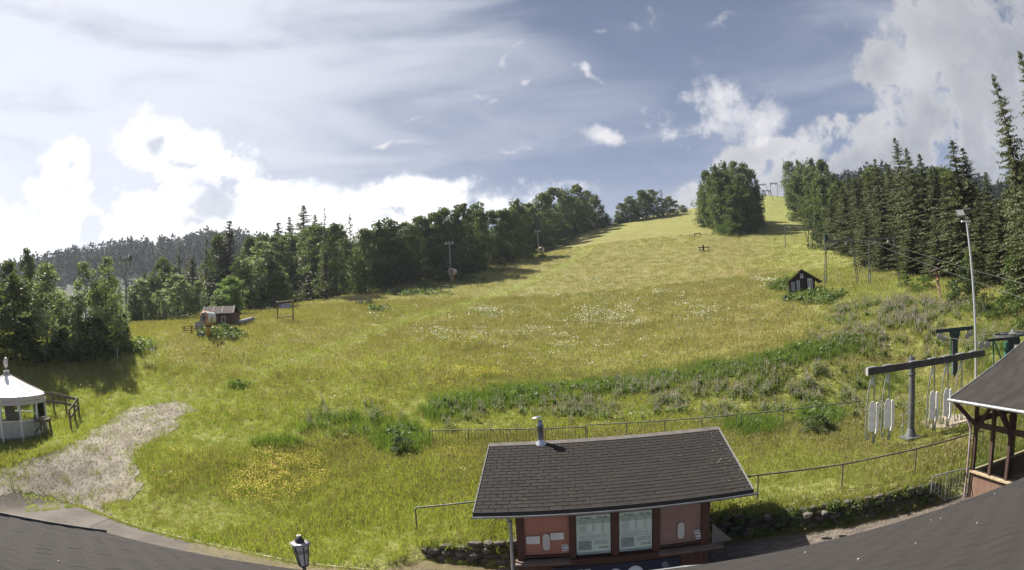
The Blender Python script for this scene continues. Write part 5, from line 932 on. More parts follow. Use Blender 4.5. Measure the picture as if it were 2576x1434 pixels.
def hanger():
    h=thing('hanging_seat','x','lift seat')
    MB().tube((.10,0,-.0),(.10,0,-2.75),.034,n=8).build('hanger_tube',ht_,h)
    pts=[(.02,0,-.02),(-.08,0,-.35),(-.17,0,-.8),(-.23,0,-1.4),(-.25,0,-2.0),(-.25,0,-2.45),(-.22,0,-2.62),(-.15,-.0,-2.68),(-.09,0,-2.6),(-.08,0,-2.4)]
    d=MB(); d.path(pts,.032,8); d.build('bow_tube',ht_,h); d=MB(); d.path([(.10,0,-2.5),(.08,-.0,-2.82),(.16,0,-2.82),(.2,0,-2.45)],.034,8); d.build('foot_loop',ht_,h)
    d=MB(); d.path([(-.07,0,-.40),(.07,0,-.44),(.06,0,-.12),(-.07,0,-.40)],.012,5); d.box((0,0,-.33),(.07,.012,.12)); d.build('bracket',white,h)
    d=MB(); d.ext([(-.13,-2.30),(.16,-2.36),(.16,-1.2),(.10,-1.08),(-.05,-1.14),(-.13,-1.36)],.09,M=XZ,off=(0,.02,0)); d.build('seat_cover',seatc,h)
    d=MB(); d.ext([(.22,-2.30),(.30,-2.42),(.345,-2.0),(.35,-1.35),(.33,-1.2),(.26,-1.15),(.21,-1.2)],.08,M=XZ,off=(0,.08,0)); d.path([(.25,.05,-2.2),(.2,.05,-2.55),(.28,.05,-2.4),(.33,.05,-2.1)],.035,6); d.build('folded_cover',seatc,h)
    return h
h0=hanger(); HL=['first hanging seat at the free left end of the beam, under a grey cover','second hanging seat from the left end of the beam, left of the pillar','first covered hanging seat right of the pillar, above the pale chippings','covered hanging seat partly hidden by the shelter roof corner','farthest hanging bow on the beam, mostly behind the shelter roof']
tgt=[(2190,1092),(2228,1080),(2344,1056),(2388,1043),(2430,1030)]
for i,(x,lb) in enumerate(zip(hx,HL)):
    h=h0 if i==0 else copy_tree(h0); w=Matrix.Rotation(pyl.rotation_euler.z,3,'Z')@Vector((x,-.245,hz_-.13))+Vector(PB); h.location=w; h.rotation_euler=(0,0,RAD(-29)); h['label']=lb; h['group']='seats parked on the grey beam'
    if i==4:
        for c in list(h.children):
            if 'cover' in c.name: bpy.data.objects.remove(c)
# small step frame at the pylon
b=G(2268,1104); d=thing('pipe_stand','thin bent pipe stand beside the foot of the grey pylon','pipe',tuple(b)); m=MB(); m.path([(0,0,-.05),(.03,0,1.05),(-.08,0,1.12)],.022,6); m.path([(.02,0,.62),(-.06,-.05,.55)],.025,6); m.build('upright',steel,d); MB().path([(.03,0,1.02),(.62,.3,1.12)],.015,6).build('cross_bar',steel,d); MB().path([(.02,0,.6),(.55,.3,.66)],.015,6).build('cross_bar',steel,d)
b=G(2352,1090); o=MB().tube((0,0,-.1),(0,0,1.1),.02,n=6).build('steel_rod',steel,None,loc=tuple(b)); tag(o,'single thin rod standing just right of the grey pylon','rod')
# ------------------------------------------------------------------ green T pylon, drive station, floodlight mast
def local(o,p): return Matrix.Rotation(-o.rotation_euler.z,3,'Z')@(Vector(p)-Vector(o.location))
gp=P(2402,990,34); gp=np.array([gp[0],gp[1],gz(gp[0],gp[1])]); gl,gr_=P(2362,833,33.6),P(2445,818,34); zt_=gl[2]
tp=thing('lift_pylon','dark green T shaped lift pylon with sheaves, behind the grey beam','pylon',tuple(gp),math.atan2(gr_[1]-gl[1],gr_[0]-gl[0])); hh=zt_-gp[2]
MB().bx((-.16,-.14,-.1),(.16,.14,hh-.1)).build('column',dgreen,tp); MB().bx((-.20,-.16,.1),(-.165,.0,hh-.6)).build('cover_strip',mat('pale_strip',(.45,.46,.55),.5),tp); MB().bx((-.235,-.12,.05),(-.205,.12,hh-.2)).build('flange',green,tp)
d=MB(); d.ext([(-.16,hh-.75),(.16,hh-.75),(.36,hh-.12),(-.36,hh-.12)],.2,M=XZ,off=(0,.1,0)); d.build('gusset',dgreen,tp); d=MB(); d.bx((-1.22,-.11,hh-.115),(1.22,.11,hh+.09)); d.build('crossbeam',dgreen,tp)
sh_=MB(); sh_.tube((0,-.03,0),(0,.03,0),.17,n=16); sh_.tube((0,-.045,0),(0,.045,0),.12,n=14); sme_=sh_.mesh('sheave',mat('sheave_steel',(.32,.31,.29),.6,.3)); 
for x in (-1.0,-.78,.78,1.02): part('sheave',sme_,tp,(x,-.12,hh-.42 if abs(x)<.9 else hh-.30))
for x in (-.95,.9): MB().bx((x-.08,-.09,hh-.42),(x+.06,-.03,hh-.1)).build('sheave_bracket',green,tp)
wp=P(2548,838,30); ds=thing('drive_station','green lift drive station with a large horizontal bull wheel above the shelter roof','lift station',(wp[0],wp[1],gz(wp[0],wp[1])),RAD(-38)); hw=wp[2]-gz(wp[0],wp[1])-.05
d=MB(); R0=1.12
for k in range(32):
    a0,a1=2*math.pi*k/32,2*math.pi*(k+1)/32; d.beam((R0*math.cos(a0),R0*math.sin(a0),hw),(R0*math.cos(a1),R0*math.sin(a1),hw),.09,.10)
d.build('wheel_rim',dsteel,ds)
for k in range(6): a=k*math.pi/3; MB().beam((.1*math.cos(a),.1*math.sin(a),hw+.02),(R0*math.cos(a),R0*math.sin(a),hw),.06,.07).build('spoke',mat('spoke_steel',(.08,.09,.1),.5,.4),ds)
d=MB(); d.lathe([(.30,hw+.03),(.20,hw+.09),(.10,hw+.17),(.09,hw+.25),(0,hw+.25)],18); d.build('hub',mat('hub_grey',(.09,.09,.08),.8),ds)
d=MB(); d.bx((-.36,-.30,hw-1.45),(.36,.30,hw-.22)); d.build('gear_housing',dgreen,ds); d=MB(); d.bx((-.50,-.24,hw-1.3),(-.37,.24,hw-.35)); d.build('side_shield',green,ds); d=MB(); d.bx((.02,-.38,hw-.9),(.26,-.31,hw-.5)); d.build('gauge_box',white,ds)
d=MB(); d.bx((-.75,-.5,hw-1.62),(.8,.5,hw-1.48)); d.build('platform',green,ds)
for x,y in ((-.7,-.45),(.7,-.45),(-.7,.45),(.7,.45)): MB().beam((x,y,-.1),(x*.9,y,hw-1.6),.12,.12).build('leg',green,ds)
d=MB(); d.beam((-.2,-.45,hw-.02-.12),(-1.7,-.45,hw-.14),.10,.12); d.beam((.3,-.3,hw-.16),(-.3,-.45,hw-.14),.08,.1); d.build('guide_arm',dgreen,ds); d=MB(); d.beam((-1.25,-.45,hw-.2),(-1.2,-.45,hw-2.9),.07,.07); d.beam((-1.2,-.45,hw-.2),(-.6,-.45,hw-1.5),.07,.07); d.build('guide_support',green,ds)
for x in (-1.62,-1.95): part('sheave',sme_,ds,(x,-.55,hw-.32))
# floodlight masts
def floodhead(par,z,dirs,w=.42):
    for i,(x,y,dz,rz,tl) in enumerate(dirs):
        f=MB().box((0,0,0),(w,.10,w*.8)).build('floodlight',dsteel,par); f.location=(x,y,z+dz); f.rotation_euler=(RAD(tl),0,RAD(rz)); MB().bx((-w*.43,-.062,-w*.34),(w*.43,-.052,w*.34)).build('lamp_glass',mat('lamp_glass',(.40,.43,.38),.15),f)
b=P(2455,950,31); bz=gz(b[0],b[1]); mt=thing('floodlight_mast','tall pale floodlight mast with two lamps behind the grey beam','floodlight',(b[0],b[1],bz)); tz=P(2427,560,31)[2]-bz
MB().tube((0,0,-.1),(0,0,tz),.085,.055,12).build('pole',mat('pale_galvanised',(.48,.48,.50),.4,.5),mt); d=MB(); d.box((-.05,0,tz+.05),(.75,.08,.08)); d.build('cross_arm',white,mt); d=MB(); d.tube((0,0,tz),(0,0,tz+.42),.03); d.build('spigot',dsteel,mt)
floodhead(mt,tz+.45,[(-.42,0,.0,-15,-30),(.22,.1,.12,160,-55)],.5)
MB().box((0.2,-.0,1.9),(.3,.04,.04)).build('step_iron',steel,mt)
b=P(320,860,51); bz=gz(b[0],b[1]); mt=thing('floodlight_mast','slim dark floodlight mast with six lamps among the trees on the left','floodlight',(b[0],b[1],bz)); tz=P(317,652,51)[2]-bz
MB().tube((0,0,-.1),(0,0,tz),.10,.05,10).build('pole',mat('dull_mast',(.20,.20,.18),.6,.3),mt); MB().box((0,0,tz-.15),(1.0,.06,.06)).build('cross_arm',dsteel,mt); MB().box((0,0,tz+.15),(.9,.06,.06)).build('cross_arm',dsteel,mt)
floodhead(mt,tz,[(-.42,0,.18,20,10),(-.1,0,.16,0,0),(.28,0,.2,-20,-20),(-.25,-.1,-.28,30,30),(.42,-.1,-.3,-40,25),(.52,0,.02,-80,0)],.46)
def small_mast(px,by,ty,label):
    b=G(px,by); h=top_h(px-3,ty,b); m=thing('floodlight_mast',label,'floodlight',tuple(b)); MB().tube((0,0,-.1),(0,0,h),.10,.07,8).build('pole',mat('distant_mast',(.26,.29,.31),.5,.3),m); MB().box((0,0,h-.02),(1.5,.1,.1)).build('cross_arm',steel,m); floodhead(m,h+.25,[(-.6,0,0,20,15),(0,0,0,0,10),(.6,0,0,-20,15)],.4)
small_mast(1135,713,614,'floodlight mast directly behind the middle snow cannon'); small_mast(1356,640,583,'floodlight mast behind the uppermost snow cannon')
# ------------------------------------------------------------------ street lantern
LB=onz(766,1434,1.9); la=thing('street_lantern','black six sided lantern with milky panes on a post at the bottom edge','lantern',(LB[0],LB[1],0),RAD(12))
lz=P(757,1425,math.hypot(LB[0],LB[1]))[2]; black=mat('black_iron',(.015,.014,.016),.4,spec=.6); milk=mat('milky_pane',(.42,.42,.44),.35)
MB().tube((0,0,-.05),(0,0,lz-.02),.045,n=12).build('post',mat('green_black_post',(.03,.045,.04),.5),la)
hh=P(752,1368,math.hypot(LB[0],LB[1]))[2]-lz; rb,rt_=.105,.185
d=MB(); d.lathe([(.0,lz-.0),(rb*.9,lz),(rb+.01,lz+.015),(rb+.01,lz+.035),(0,lz+.035)],6); d.build('base_ring',black,la)
for k in range(6):
    a=k*math.pi/3; MB().beam((rb*math.cos(a),rb*math.sin(a),lz+.02),(rt_*math.cos(a),rt_*math.sin(a),lz+hh),.024,.024).build('frame_bar',black,la)
    a2=a+math.pi/3; c0,c1=Vector((math.cos(a),math.sin(a),0)),Vector((math.cos(a2),math.sin(a2),0)); f=.96
    q=[c0*rb*f,c1*rb*f,c1*rt_*f,c0*rt_*f]; zz=[lz+.03,lz+.03,lz+hh,lz+hh]; v=[Vector((p.x,p.y,z)) for p,z in zip(q,zz)]; nrm_=(c0+c1).normalized()*-.005; pn=MB(); pn.add(v+[p+nrm_ for p in v],[(0,1,2,3),(7,6,5,4),(0,4,5,1),(1,5,6,2),(2,6,7,3),(3,7,4,0)]); po=pn.build('pane',milk,la)
    e=MB(); cc=(v[0]+v[1])*.5*.32+(v[2]+v[3])*.5*.68-nrm_*1.0; xx=(v[1]-v[0]).normalized(); zz_=((v[3]+v[2])*.5-(v[0]+v[1])*.5).normalized()
    for t in range(12): a0,a1=t*math.pi/6,(t+1)*math.pi/6; e.beam(cc+xx*.045*math.cos(a0)+zz_*.045*math.sin(a0),cc+xx*.045*math.cos(a1)+zz_*.045*math.sin(a1),.012,.004,up=-nrm_)
    e.beam(cc-xx*.035,cc+xx*.035,.016,.004,up=-nrm_); e.beam(cc-zz_*.035,cc+zz_*.035,.016,.004,up=-nrm_); e.build('pane_emblem',mat('grey_emblem',(.16,.15,.15),.6),po)
d=MB(); d.lathe([(rt_+.045,lz+hh-.02),(rt_+.055,lz+hh+.02),(.10,lz+hh+.045),(.10,lz+hh+.02),(rt_,lz+hh-.02)],6); d.build('canopy',mat('grey_canopy',(.26,.24,.27),.45,.3),la)
d=MB(); d.lathe([(.115,lz+hh+.035),(.105,lz+hh+.09),(.055,lz+hh+.185),(.0,lz+hh+.185)],6); d.build('cap',black,la); d=MB(); d.lathe([(.035,lz+hh+.18),(.058,lz+hh+.192),(.05,lz+hh+.20),(.03,lz+hh+.195)],6); d.build('finial_ring',mat('pale_ring',(.55,.52,.45),.5),la)
# ------------------------------------------------------------------ carousel
cb_=P(19,975,34.5); cz=gz(cb_[0],cb_[1]); C0=thing('carousel','small round carousel with a white tent roof and glazed sides at the left edge','carousel',(cb_[0],cb_[1],cz),.13)
def cz_(py): return P(18,py,34.5)[2]-cz
ze,za=cz_(990),cz_(938); Rr=2.47; NS=12; cwhite=mat('tent_white',(.85,.83,.80),.6); corng=mat('tent_orange',(.45,.19,.07),.6,c2=(.55,.28,.12),nscale=3); cgrey=mat('tent_valance',(.50,.46,.46),.6)
def cir(r,k,z): a=2*math.pi*k/NS; return Vector((r*math.cos(a),r*math.sin(a),z))
for k in range(NS):
    a,b,c=cir(Rr,k,ze),cir(Rr,k+1,ze),Vector((0,0,za)); c1,c2=a.lerp(c,.93),b.lerp(c,.93); mid=(a+b)/2*.995; th=Vector((0,0,-.03))
    q=[a,b,c2,c1]; MB().add(q+[p+th for p in q],[(0,1,2,3),(7,6,5,4),(0,4,5,1),(1,5,6,2),(2,6,7,3),(3,7,4,0)]).build('roof_panel',cwhite,C0)
    d=MB(); d.beam(a+Vector((0,0,.015)),c1+Vector((0,0,.015)),.035,.035); d.build('roof_rib',mat('rib_grey',(.45,.36,.35),.6),C0)
    d=MB(); q=[a,b,b-Vector((0,0,.22)),a-Vector((0,0,.22))]; ins=-(a+b).normalized()*.03; ins.z=0; d.add(q+[p+ins for p in q],[(0,1,2,3),(7,6,5,4),(0,4,5,1),(1,5,6,2),(2,6,7,3),(3,7,4,0)]); v=d.build('valance',corng if k in (9,2,5) else cgrey,C0); 
    d=MB(); q=[p*1 for p in (a,b)]; d.beam(Vector((a.x,a.y,ze-.33))*1,Vector((b.x,b.y,ze-.33)),.06,.18); d.build('head_beam',cgrey,C0)
    pa=cir(Rr*.97,k,0); pb=cir(Rr*.97,k+1,0); MB().beam(pa-Vector((0,0,.1)),pa+Vector((0,0,ze-.3)),.09,.09).build('post',white,C0)
    if k in (10,11,0,9,8,7,6):
        q=[pa+Vector((0,0,.12)),pb+Vector((0,0,.12)),pb+Vector((0,0,.95)),pa+Vector((0,0,.95))]; q=[p*.985 if 0 else Vector((p.x*.985,p.y*.985,p.z)) for p in q]; ins=(Vector((pa.x+pb.x,pa.y+pb.y,0))).normalized()*-.03; MB().add(q+[p+ins for p in q],[(0,1,2,3),(7,6,5,4),(0,4,5,1),(1,5,6,2),(2,6,7,3),(3,7,4,0)]).build('side_panel',mat('pale_side_panel',(.48,.47,.42),.7,c2=(.36,.36,.31),nscale=2),C0)
    MB().beam(pa+Vector((0,0,.98)),pb+Vector((0,0,.98)),.06,.06).build('rail',white,C0)
    q=[Vector((p.x*.99,p.y*.99,p.z)) for p in (pa+Vector((0,0,1.02)),pb+Vector((0,0,1.02)),pb+Vector((0,0,ze-.42)),pa+Vector((0,0,ze-.42)))]; ins=(Vector((pa.x+pb.x,pa.y+pb.y,0))).normalized()*-.01; MB().add(q+[p+ins for p in q],[(0,1,2,3),(7,6,5,4),(0,4,5,1),(1,5,6,2),(2,6,7,3),(3,7,4,0)]).build('window_pane',glass,C0)
MB().lathe([(0,.10),(Rr*.93,.10),(Rr*.93,.0),(0,0)],24).build('turntable',mat('turntable',(.22,.16,.12),.7),C0); MB().lathe([(.35,.1),(.35,ze-.2),(0,ze)],12).build('centre_drum',mat('drum_red',(.25,.12,.1),.6,c2=(.35,.33,.3),nscale=2),C0)
for k in range(4):
    a=k*1.57+.5; d=MB(); d.lathe([(0,.2),(.25,.25),(.32,.45),(.25,.62),(.1,.68),(0,.68)],10,c=(1.7*math.cos(a),1.7*math.sin(a),0)); d.box((1.7*math.cos(a),1.7*math.sin(a),.85),(.18,.5,.35),a); d.build('ride_seat',mat('ride_paint',(.35,.33,.32),.5,c2=(.5,.12,.08),nscale=2,contrast=(.45,.55)),C0)
d=MB(); d.lathe([(0,za+.12),(.20,za+.12),(.22,za+.06),(.20,za-.0),(.13,za-.16),(0,za-.2)],12); d.build('roof_crown',mat('crown_grey',(.35,.34,.33),.6),C0)
d=MB(); d.tube((0,0,za),(0,0,za+.35),.03); d.build('crown_stem',steel,C0); d=MB(); yr=Matrix.Rotation(math.pi/2,3,'X'); d.lathe([(0,-.06),(.17,-.05),(.20,0),(.17,.05),(0,.06)],18,c=(0,0,za+.56)); 
for i,v in enumerate(d.v): d.v[i]=(v[0],(v[2]-za-.56),za+.56+v[1]*1.45)
d.build('crown_emblem',mat('emblem_ring',(.33,.30,.30),.5,c2=(.55,.52,.5),nscale=6),C0)
st_=P(104,1070,32.8); st_=np.array([st_[0],st_[1],gz(st_[0],st_[1])]); S2=thing('loading_stand','dark grey wooden trestle stand leaning against the right side of the carousel','trestle',tuple(st_),.2)
MB().bx((-.55,-.35,.82),(.55,.35,.98)).build('top',gwood,S2)
for x,y in ((-.48,-.3),(.45,-.3),(-.48,.3),(.45,.3)): MB().beam((x*1.15,y,-.1),(x,y,.85),.12,.10).build('leg',gwood,S2)
MB().beam((-.45,-.34,.12),(.42,-.34,.8),.08,.06).build('brace',gwood,S2); MB().bx((-.5,-.1,.3),(-.2,.3,.8)).build('box',gwood,S2)
# wooden fence beside the carousel
fb_=[G(104,1040),G(137,1038),G(168,1042),G(200,1050),G(191,1066),G(180,1084)]; ftop=[(104,984),(137,986),(167,993),(198,1001),(186,1015),(174,1029)]
F0=thing('wooden_fence','grey two rail wooden fence bent around the right side of the carousel','fence',tuple(fb_[1])); Lf=lambda p:Vector(p)-Vector(fb_[1]); tz_=[up(*t,b)[2]-b[2] for t,b in zip(ftop,fb_)]
for i,b in enumerate(fb_[1:],1): MB().beam(Lf(b)-Vector((0,0,.15)),Lf(b)+Vector((0,0,max(1.0,min(1.5,tz_[i])))),.09,.09,up=(1,0,0)).build('post',gwood,F0)
for i in range(5):
    for zr in (.93,.55): a,b=Lf(fb_[i]),Lf(fb_[i+1]); ha,hb2=[max(1.0,min(1.5,tz_[j])) for j in (i,i+1)]; MB().beam(a+Vector((0,-.05,ha*zr)),b+Vector((0,-.05,hb2*zr)),.035,.16).build('rail',gwood,F0)
# ------------------------------------------------------------------ things on the slope
def snowgun(px,by,ty,label,sc_=1.,rz=-50):
    b=G(px,by); s=thing('snow_cannon',label,'snow cannon',tuple(b),RAD(rz),scale=(sc_,)*3); yel=mat('machine_yellow',(.42,.24,.045),.5,c2=(.50,.32,.08),nscale=3); org=mat('machine_orange',(.42,.10,.03),.5)
    h=top_h(px,ty,b)/sc_-.5
    MB().tube((0,0,-.1),(0,0,h-.75),.20,n=14).build('tower',yel,s); MB().lathe([(.24,h-.78),(.3,h-.7),(.3,h-.62),(0,h-.62)],14).build('turntable',dsteel,s); MB().box((0,0,h-.42),(.46,.5,.4)).build('motor_box',yel,s); MB().box((.35,.05,h-.35),(.28,.3,.42)).build('control_box',mat('grey_box',(.42,.42,.40),.5),s)
    ax=Matrix.Rotation(math.pi/2,3,'X'); d=MB(); d.lathe([(.40,-.55),(.47,-.50),(.50,-.35),(.46,.2),(.42,.55),(.36,.62),(.36,.5),(.40,.1),(.42,-.45)],20,c=(0,0,h),axis=ax); d.build('barrel',mat('cannon_white',(.62,.62,.60),.4),s)
    d=MB(); d.lathe([(.45,-.52),(.51,-.50),(.52,-.42),(.50,-.40)],20,c=(0,0,h),axis=ax); d.build('rim',org,s); d=MB(); d.lathe([(.40,.42),(0,.44)],16,c=(0,0,h),axis=ax); d.build('fan_disc',dsteel,s); 
    for k in range(6): a=k*math.pi/3; MB().beam((.06*math.cos(a),.30,h+.06*math.sin(a)),(.38*math.cos(a),.30,h+.38*math.sin(a)),.10,.02,up=(0,1,.5)).build('blade',dsteel,s)
    for sx in (-1,1): MB().beam((sx*.50,0,h-.5),(sx*.52,0,h+.02),.08,.06,up=(1,0,0)).build('yoke',yel,s)
    MB().tube((-.12,.5,h+.46),(-.1,-.45,h+.5),.02).build('pipe',org,s); return s
snowgun(525,851,783,'largest snow cannon, white barrel on a yellow tower in front of the shed',1.12,160); snowgun(1140,712,675,'middle snow cannon beside its floodlight mast halfway up the left slope edge',1.15,150); snowgun(1363,640,622,'uppermost small orange and white snow cannon among the shrubs',1.1,150)
# shed
b=P(548,822,64); b=np.array([b[0],b[1],gz(b[0],b[1])]); s=thing('wooden_shed','brown wooden shed with an open porch and a pale striped roof behind the snow cannon','shed',tuple(b),RAD(4)); shb=mat('shed_roof_brown',(.028,.019,.017),.95,c2=(.042,.029,.027),nscale=2)
u=64/F; h_e=.95+.0; wx0,wx1=-.2,1.75
MB().bx((wx0,0,-.3),(wx1,2.4,1.35)).build('wall',brown,s); planks(s,wx0,wx1,-.25,1.35,-.015,.24,plankw,.03)
f=MB().bx((.55,-.06,.1),(1.02,-.035,1.0)).build('window_frame',white,s); MB().bx((.62,-.075,.17),(.95,-.062,.93)).build('window_pane',mat('dark_pane',(.06,.07,.05),.2),f)
eL,eR=-1.7,2.15; rL_,rR_=-2.55,1.35
roofp=[Vector((eL,-.55,1.30)),Vector((eR+.2,-.55,1.30)),Vector((eR-.4,1.2,2.15)),Vector((eL-.55,1.2,2.15))]; th=Vector((0,0,-.07)); MB().add([p+th for p in roofp]+roofp,[(3,2,1,0),(4,5,6,7),(0,1,5,4),(1,2,6,5),(2,3,7,6),(3,0,4,7)]).build('roof',shb,s)
rb_=[roofp[2],roofp[3],Vector((eL-1.2,2.9,1.3)),Vector((eR-.4,2.9,1.3))]; MB().add([rb_[1],rb_[0],rb_[3],rb_[2]]+[p+th for p in (rb_[1],rb_[0],rb_[3],rb_[2])],[(0,1,2,3),(7,6,5,4),(0,4,5,1),(1,5,6,2),(2,6,7,3),(3,7,4,0)]).build('roof_back',shb,s)
for t in (0,.33,.62,.97): a=roofp[3].lerp(roofp[2],t); c=roofp[0].lerp(roofp[1],t); MB().beam(a+Vector((0,0,.03)),c+Vector((0,-.04,.03)),.07,.04).build('roof_batten',mat('pale_batten',(.17,.155,.15),.8),s)
MB().add([Vector((eL-.4,.0,1.32)),Vector((eL-.5,1.2,2.08)),Vector((eL-.9,2.6,1.32)),Vector((eL-.35,.05,1.32)),Vector((eL-.45,1.2,2.08)),Vector((eL-.85,2.6,1.32))],[(0,1,2),(5,4,3),(0,2,5,3),(0,3,4,1),(1,4,5,2)]).build('gable',brown,s)
for x,y in ((-1.75,-.1),(-2.1,2.2)): MB().beam((x,y,-.4),(x,y,1.3),.13,.13,up=(1,0,0)).build('post',brown,s); MB().beam((x,y,.9),(x+.45,y,1.32),.09,.09).build('brace',brown,s); MB().beam((x,y,.9),(x-.45,y,1.32),.09,.09).build('brace',brown,s)
# fence and bits by the shed
b=G(482,839); f=thing('pipe_fence','low brown rail fence left of the large snow cannon','fence',tuple(b),RAD(2)); fm=mat('fence_brown',(.10,.065,.05),.7)
for x in (-1.05,-.78,.0,.05,.6,1.1): MB().beam((x,.1 if x<-1 or x>.2 else 0,-.1),(x,.1 if x<-1 or x>.2 else 0,.72),.06,.06,up=(1,0,0)).build('post',fm,f)
for z in (.1,.3,.5,.68): MB().beam((-.78,-.04,z),(.0,-.04,z),.03,.06).build('rail',fm,f)
for z in (.25,.45,.62): MB().beam((.0,.14,z),(1.3,.14,z),.03,.05).build('rail',fm,f)
for z in (.3,.55): MB().beam((-1.1,.14,z),(-.8,.14,z),.03,.05).build('rail',fm,f)
b=P(504,822,58); o=MB().ext([(-.42,0),(.40,0),(.45,.65),(.25,.95),(-.3,.85)],.5,M=XZ).build('equipment_cover',mat('grey_tarp',(.26,.27,.28),.7,c2=(.34,.35,.36),nscale=2,bump=.6,bscale=4),None,loc=(b[0],b[1],gz(b[0],b[1]))); tag(o,'grey covered equipment hump beneath the shed porch','equipment')
b=G(508,849); o=MB().ext([(-.34,0),(.36,0),(.32,.42),(.1,.52),(-.25,.48)],.5,M=XZ).build('stone_block',mat('mossy_grey',(.12,.14,.12),.9,c2=(.2,.22,.2),nscale=4),None,loc=tuple(b)); tag(o,'low grey block in the grass at the left foot of the large snow cannon','block')
b0=G(600,822); b1=G(634,812); o=thing('silver_pipe','silver cylinder lying on short supports right of the shed','pipe',tuple(b0)); v=Vector(b1)-Vector(b0)
MB().tube((0,0,.42),v+Vector((0,0,.40)),.24,n=14).build('cylinder',mat('silver',(.24,.24,.26),.5,.5),o); MB().tube(v+Vector((0,0,.40)),v*1.04+Vector((0,0,.40)),.26,n=14).build('end_cap',dsteel,o); MB().tube((0,0,.42),v*-.06+Vector((0,0,.42)),.25,n=14).build('end_cap',dsteel,o); MB().beam((.1,0,-.1),(.1,0,.3),.08,.08,up=(1,0,0)).build('support',dsteel,o); MB().beam(v*.95-Vector((0,0,.1)),v*.95+Vector((0,0,.25)),.08,.08,up=(1,0,0)).build('support',dsteel,o)
a,b=G(575,822),G(655,801); o=MB().beam((0,0,.25),Vector(b)-Vector(a)+Vector((0,0,.2)),.12,.06).build('pipe_run',mat('dull_pipe',(.36,.36,.30),.7),None,loc=tuple(a)); tag(o,'thin pale pipe running uphill behind the silver cylinder','pipe')
b=G(590,838); o=MB().bx((-.2,-.2,0),(.3,.2,.42)).build('junction_box',dsteel,None,loc=tuple(b)); tag(o,'small dark box half hidden by the shrub near the shed','box')
# frame sign
b=G(718,807); s=thing('frame_sign','log frame with a small hanging blue and white board, right of the shed','sign frame',tuple(b),RAD(-4)); k=66/F
hL=2.15
for x in (-1.02,1.02): MB().tube((x*1.01,0,-.2),(x,0,hL+(.06 if x>0 else -.0)),.085,.075,9).build('post',logw,s)
MB().tube((-1.18,0,hL+.0),(1.16,0,hL+.10),.07,.065,8).build('top_log',logw,s); MB().tube((-1.0,0,.42),(1.0,0,.5),.06,.06,8).build('lower_log',logw,s)
p=MB().bx((-.70,-.08,1.45),(.78,-.05,1.92)).build('sign_panel',mat('sign_pale',(.42,.42,.55),.5),s); MB().bx((-.26,-.095,1.55),(.70,-.082,1.86)).build('panel_field',mat('sign_navy',(.05,.06,.16),.5),p); MB().bx((-.66,-.095,1.5),(-.38,-.082,1.88)).build('panel_field',mat('sign_blue',(.12,.13,.26),.5),p)
d=MB(); [d.bx((-.20+i*.105,-.105,1.63),(-.13+i*.105,-.096,1.76+(.04 if i%3==0 else 0))) for i in range(8)]; d.build('print',paper,p)
for x in (-.6,.68): MB().tube((x,-.06,1.92),(x,-.0,hL),.01,n=5).build('hanger',dsteel,s)
# rail seat at (910,755)
b=G(910,764); s=thing('rail_seat','small two plank rail seat beside a grey post at the left slope edge','bench',tuple(b),RAD(6)); 
for x in (-.75,1.35): MB().beam((x,0,-.1),(x,0,1.15),.12,.12,up=(1,0,0)).build('post',gwood,s)
for z in (1.0,.55): MB().beam((-1.9,-.08,z),(1.75,-.08,z+.12),.08,.26).build('plank',palew,s)
b=G(907,768); o=MB().bx((-.28,-.15,0),(.26,.15,.9)).build('grey_post',mat('grey_cabinet',(.16,.18,.18),.7),None,loc=tuple(b)); tag(o,'short grey cabinet in front of the small rail seat','cabinet')
b=G(1157,702); s=thing('rail_seat','short rail beside the middle snow cannon','rail',tuple(b)); MB().beam((-1.6,0,1.0),(.3,0,1.05),.06,.2).build('plank',gwood,s); MB().beam((0,0,-.1),(0,0,1.15),.14,.14,up=(1,0,0)).build('post',gwood,s)
# crossed bench and small bench high on the slope
b=G(1770,632); s=thing('slope_bench','dark bench with a thick upright post standing alone high on the slope','bench',tuple(b),RAD(4)); MB().beam((0,0,-.1),(0,0,1.25),.32,.28,up=(1,0,0)).build('post',dwood,s); MB().beam((-1.25,-.15,.70),(1.35,-.15,.80),.1,.16).build('plank',dwood,s); MB().beam((-1.15,-.25,.28),(-.1,-.25,.34),.3,.1).build('plank',dwood,s); MB().beam((-.9,-.2,-.1),(-.9,-.2,.7),.1,.1,up=(1,0,0)).build('leg',dwood,s); MB().beam((1.0,-.2,-.1),(1.0,-.2,.75),.1,.1,up=(1,0,0)).build('leg',dwood,s)
b=G(1755,594); s=thing('plain_bench','small plank bench just left of the lower tip of the big clump','bench',tuple(b),RAD(4)); MB().beam((-.9,0,.62),(.8,0,.7),.3,.14).build('plank',gwood,s); MB().beam((-.8,0,-.1),(-.8,0,.6),.14,.2,up=(1,0,0)).build('leg',gwood,s); MB().beam((.7,0,-.1),(.7,0,.65),.14,.2,up=(1,0,0)).build('leg',gwood,s)
b=G(1765,594); o=MB().beam((0,0,-.1),(0,0,.6),.2,.2,up=(1,0,0)).build('marker_post',palew,None,loc=(b[0]+1.0,b[1],b[2])); tag(o,'short pale marker post right of the plain bench on the slope','post')
for px,py,h,l in ((1324,650,.9,'dark stump like post below the uppermost snow cannon, the taller of two'),(1315,650,.7,'small dark post left of the taller stump post near the uppermost snow cannon')):
    b=G(px,py); o=MB().tube((0,0,-.1),(0,0,h*1.3),.22,.18,8).build('marker_post',dwood,None,loc=tuple(b)); tag(o,l,'post')
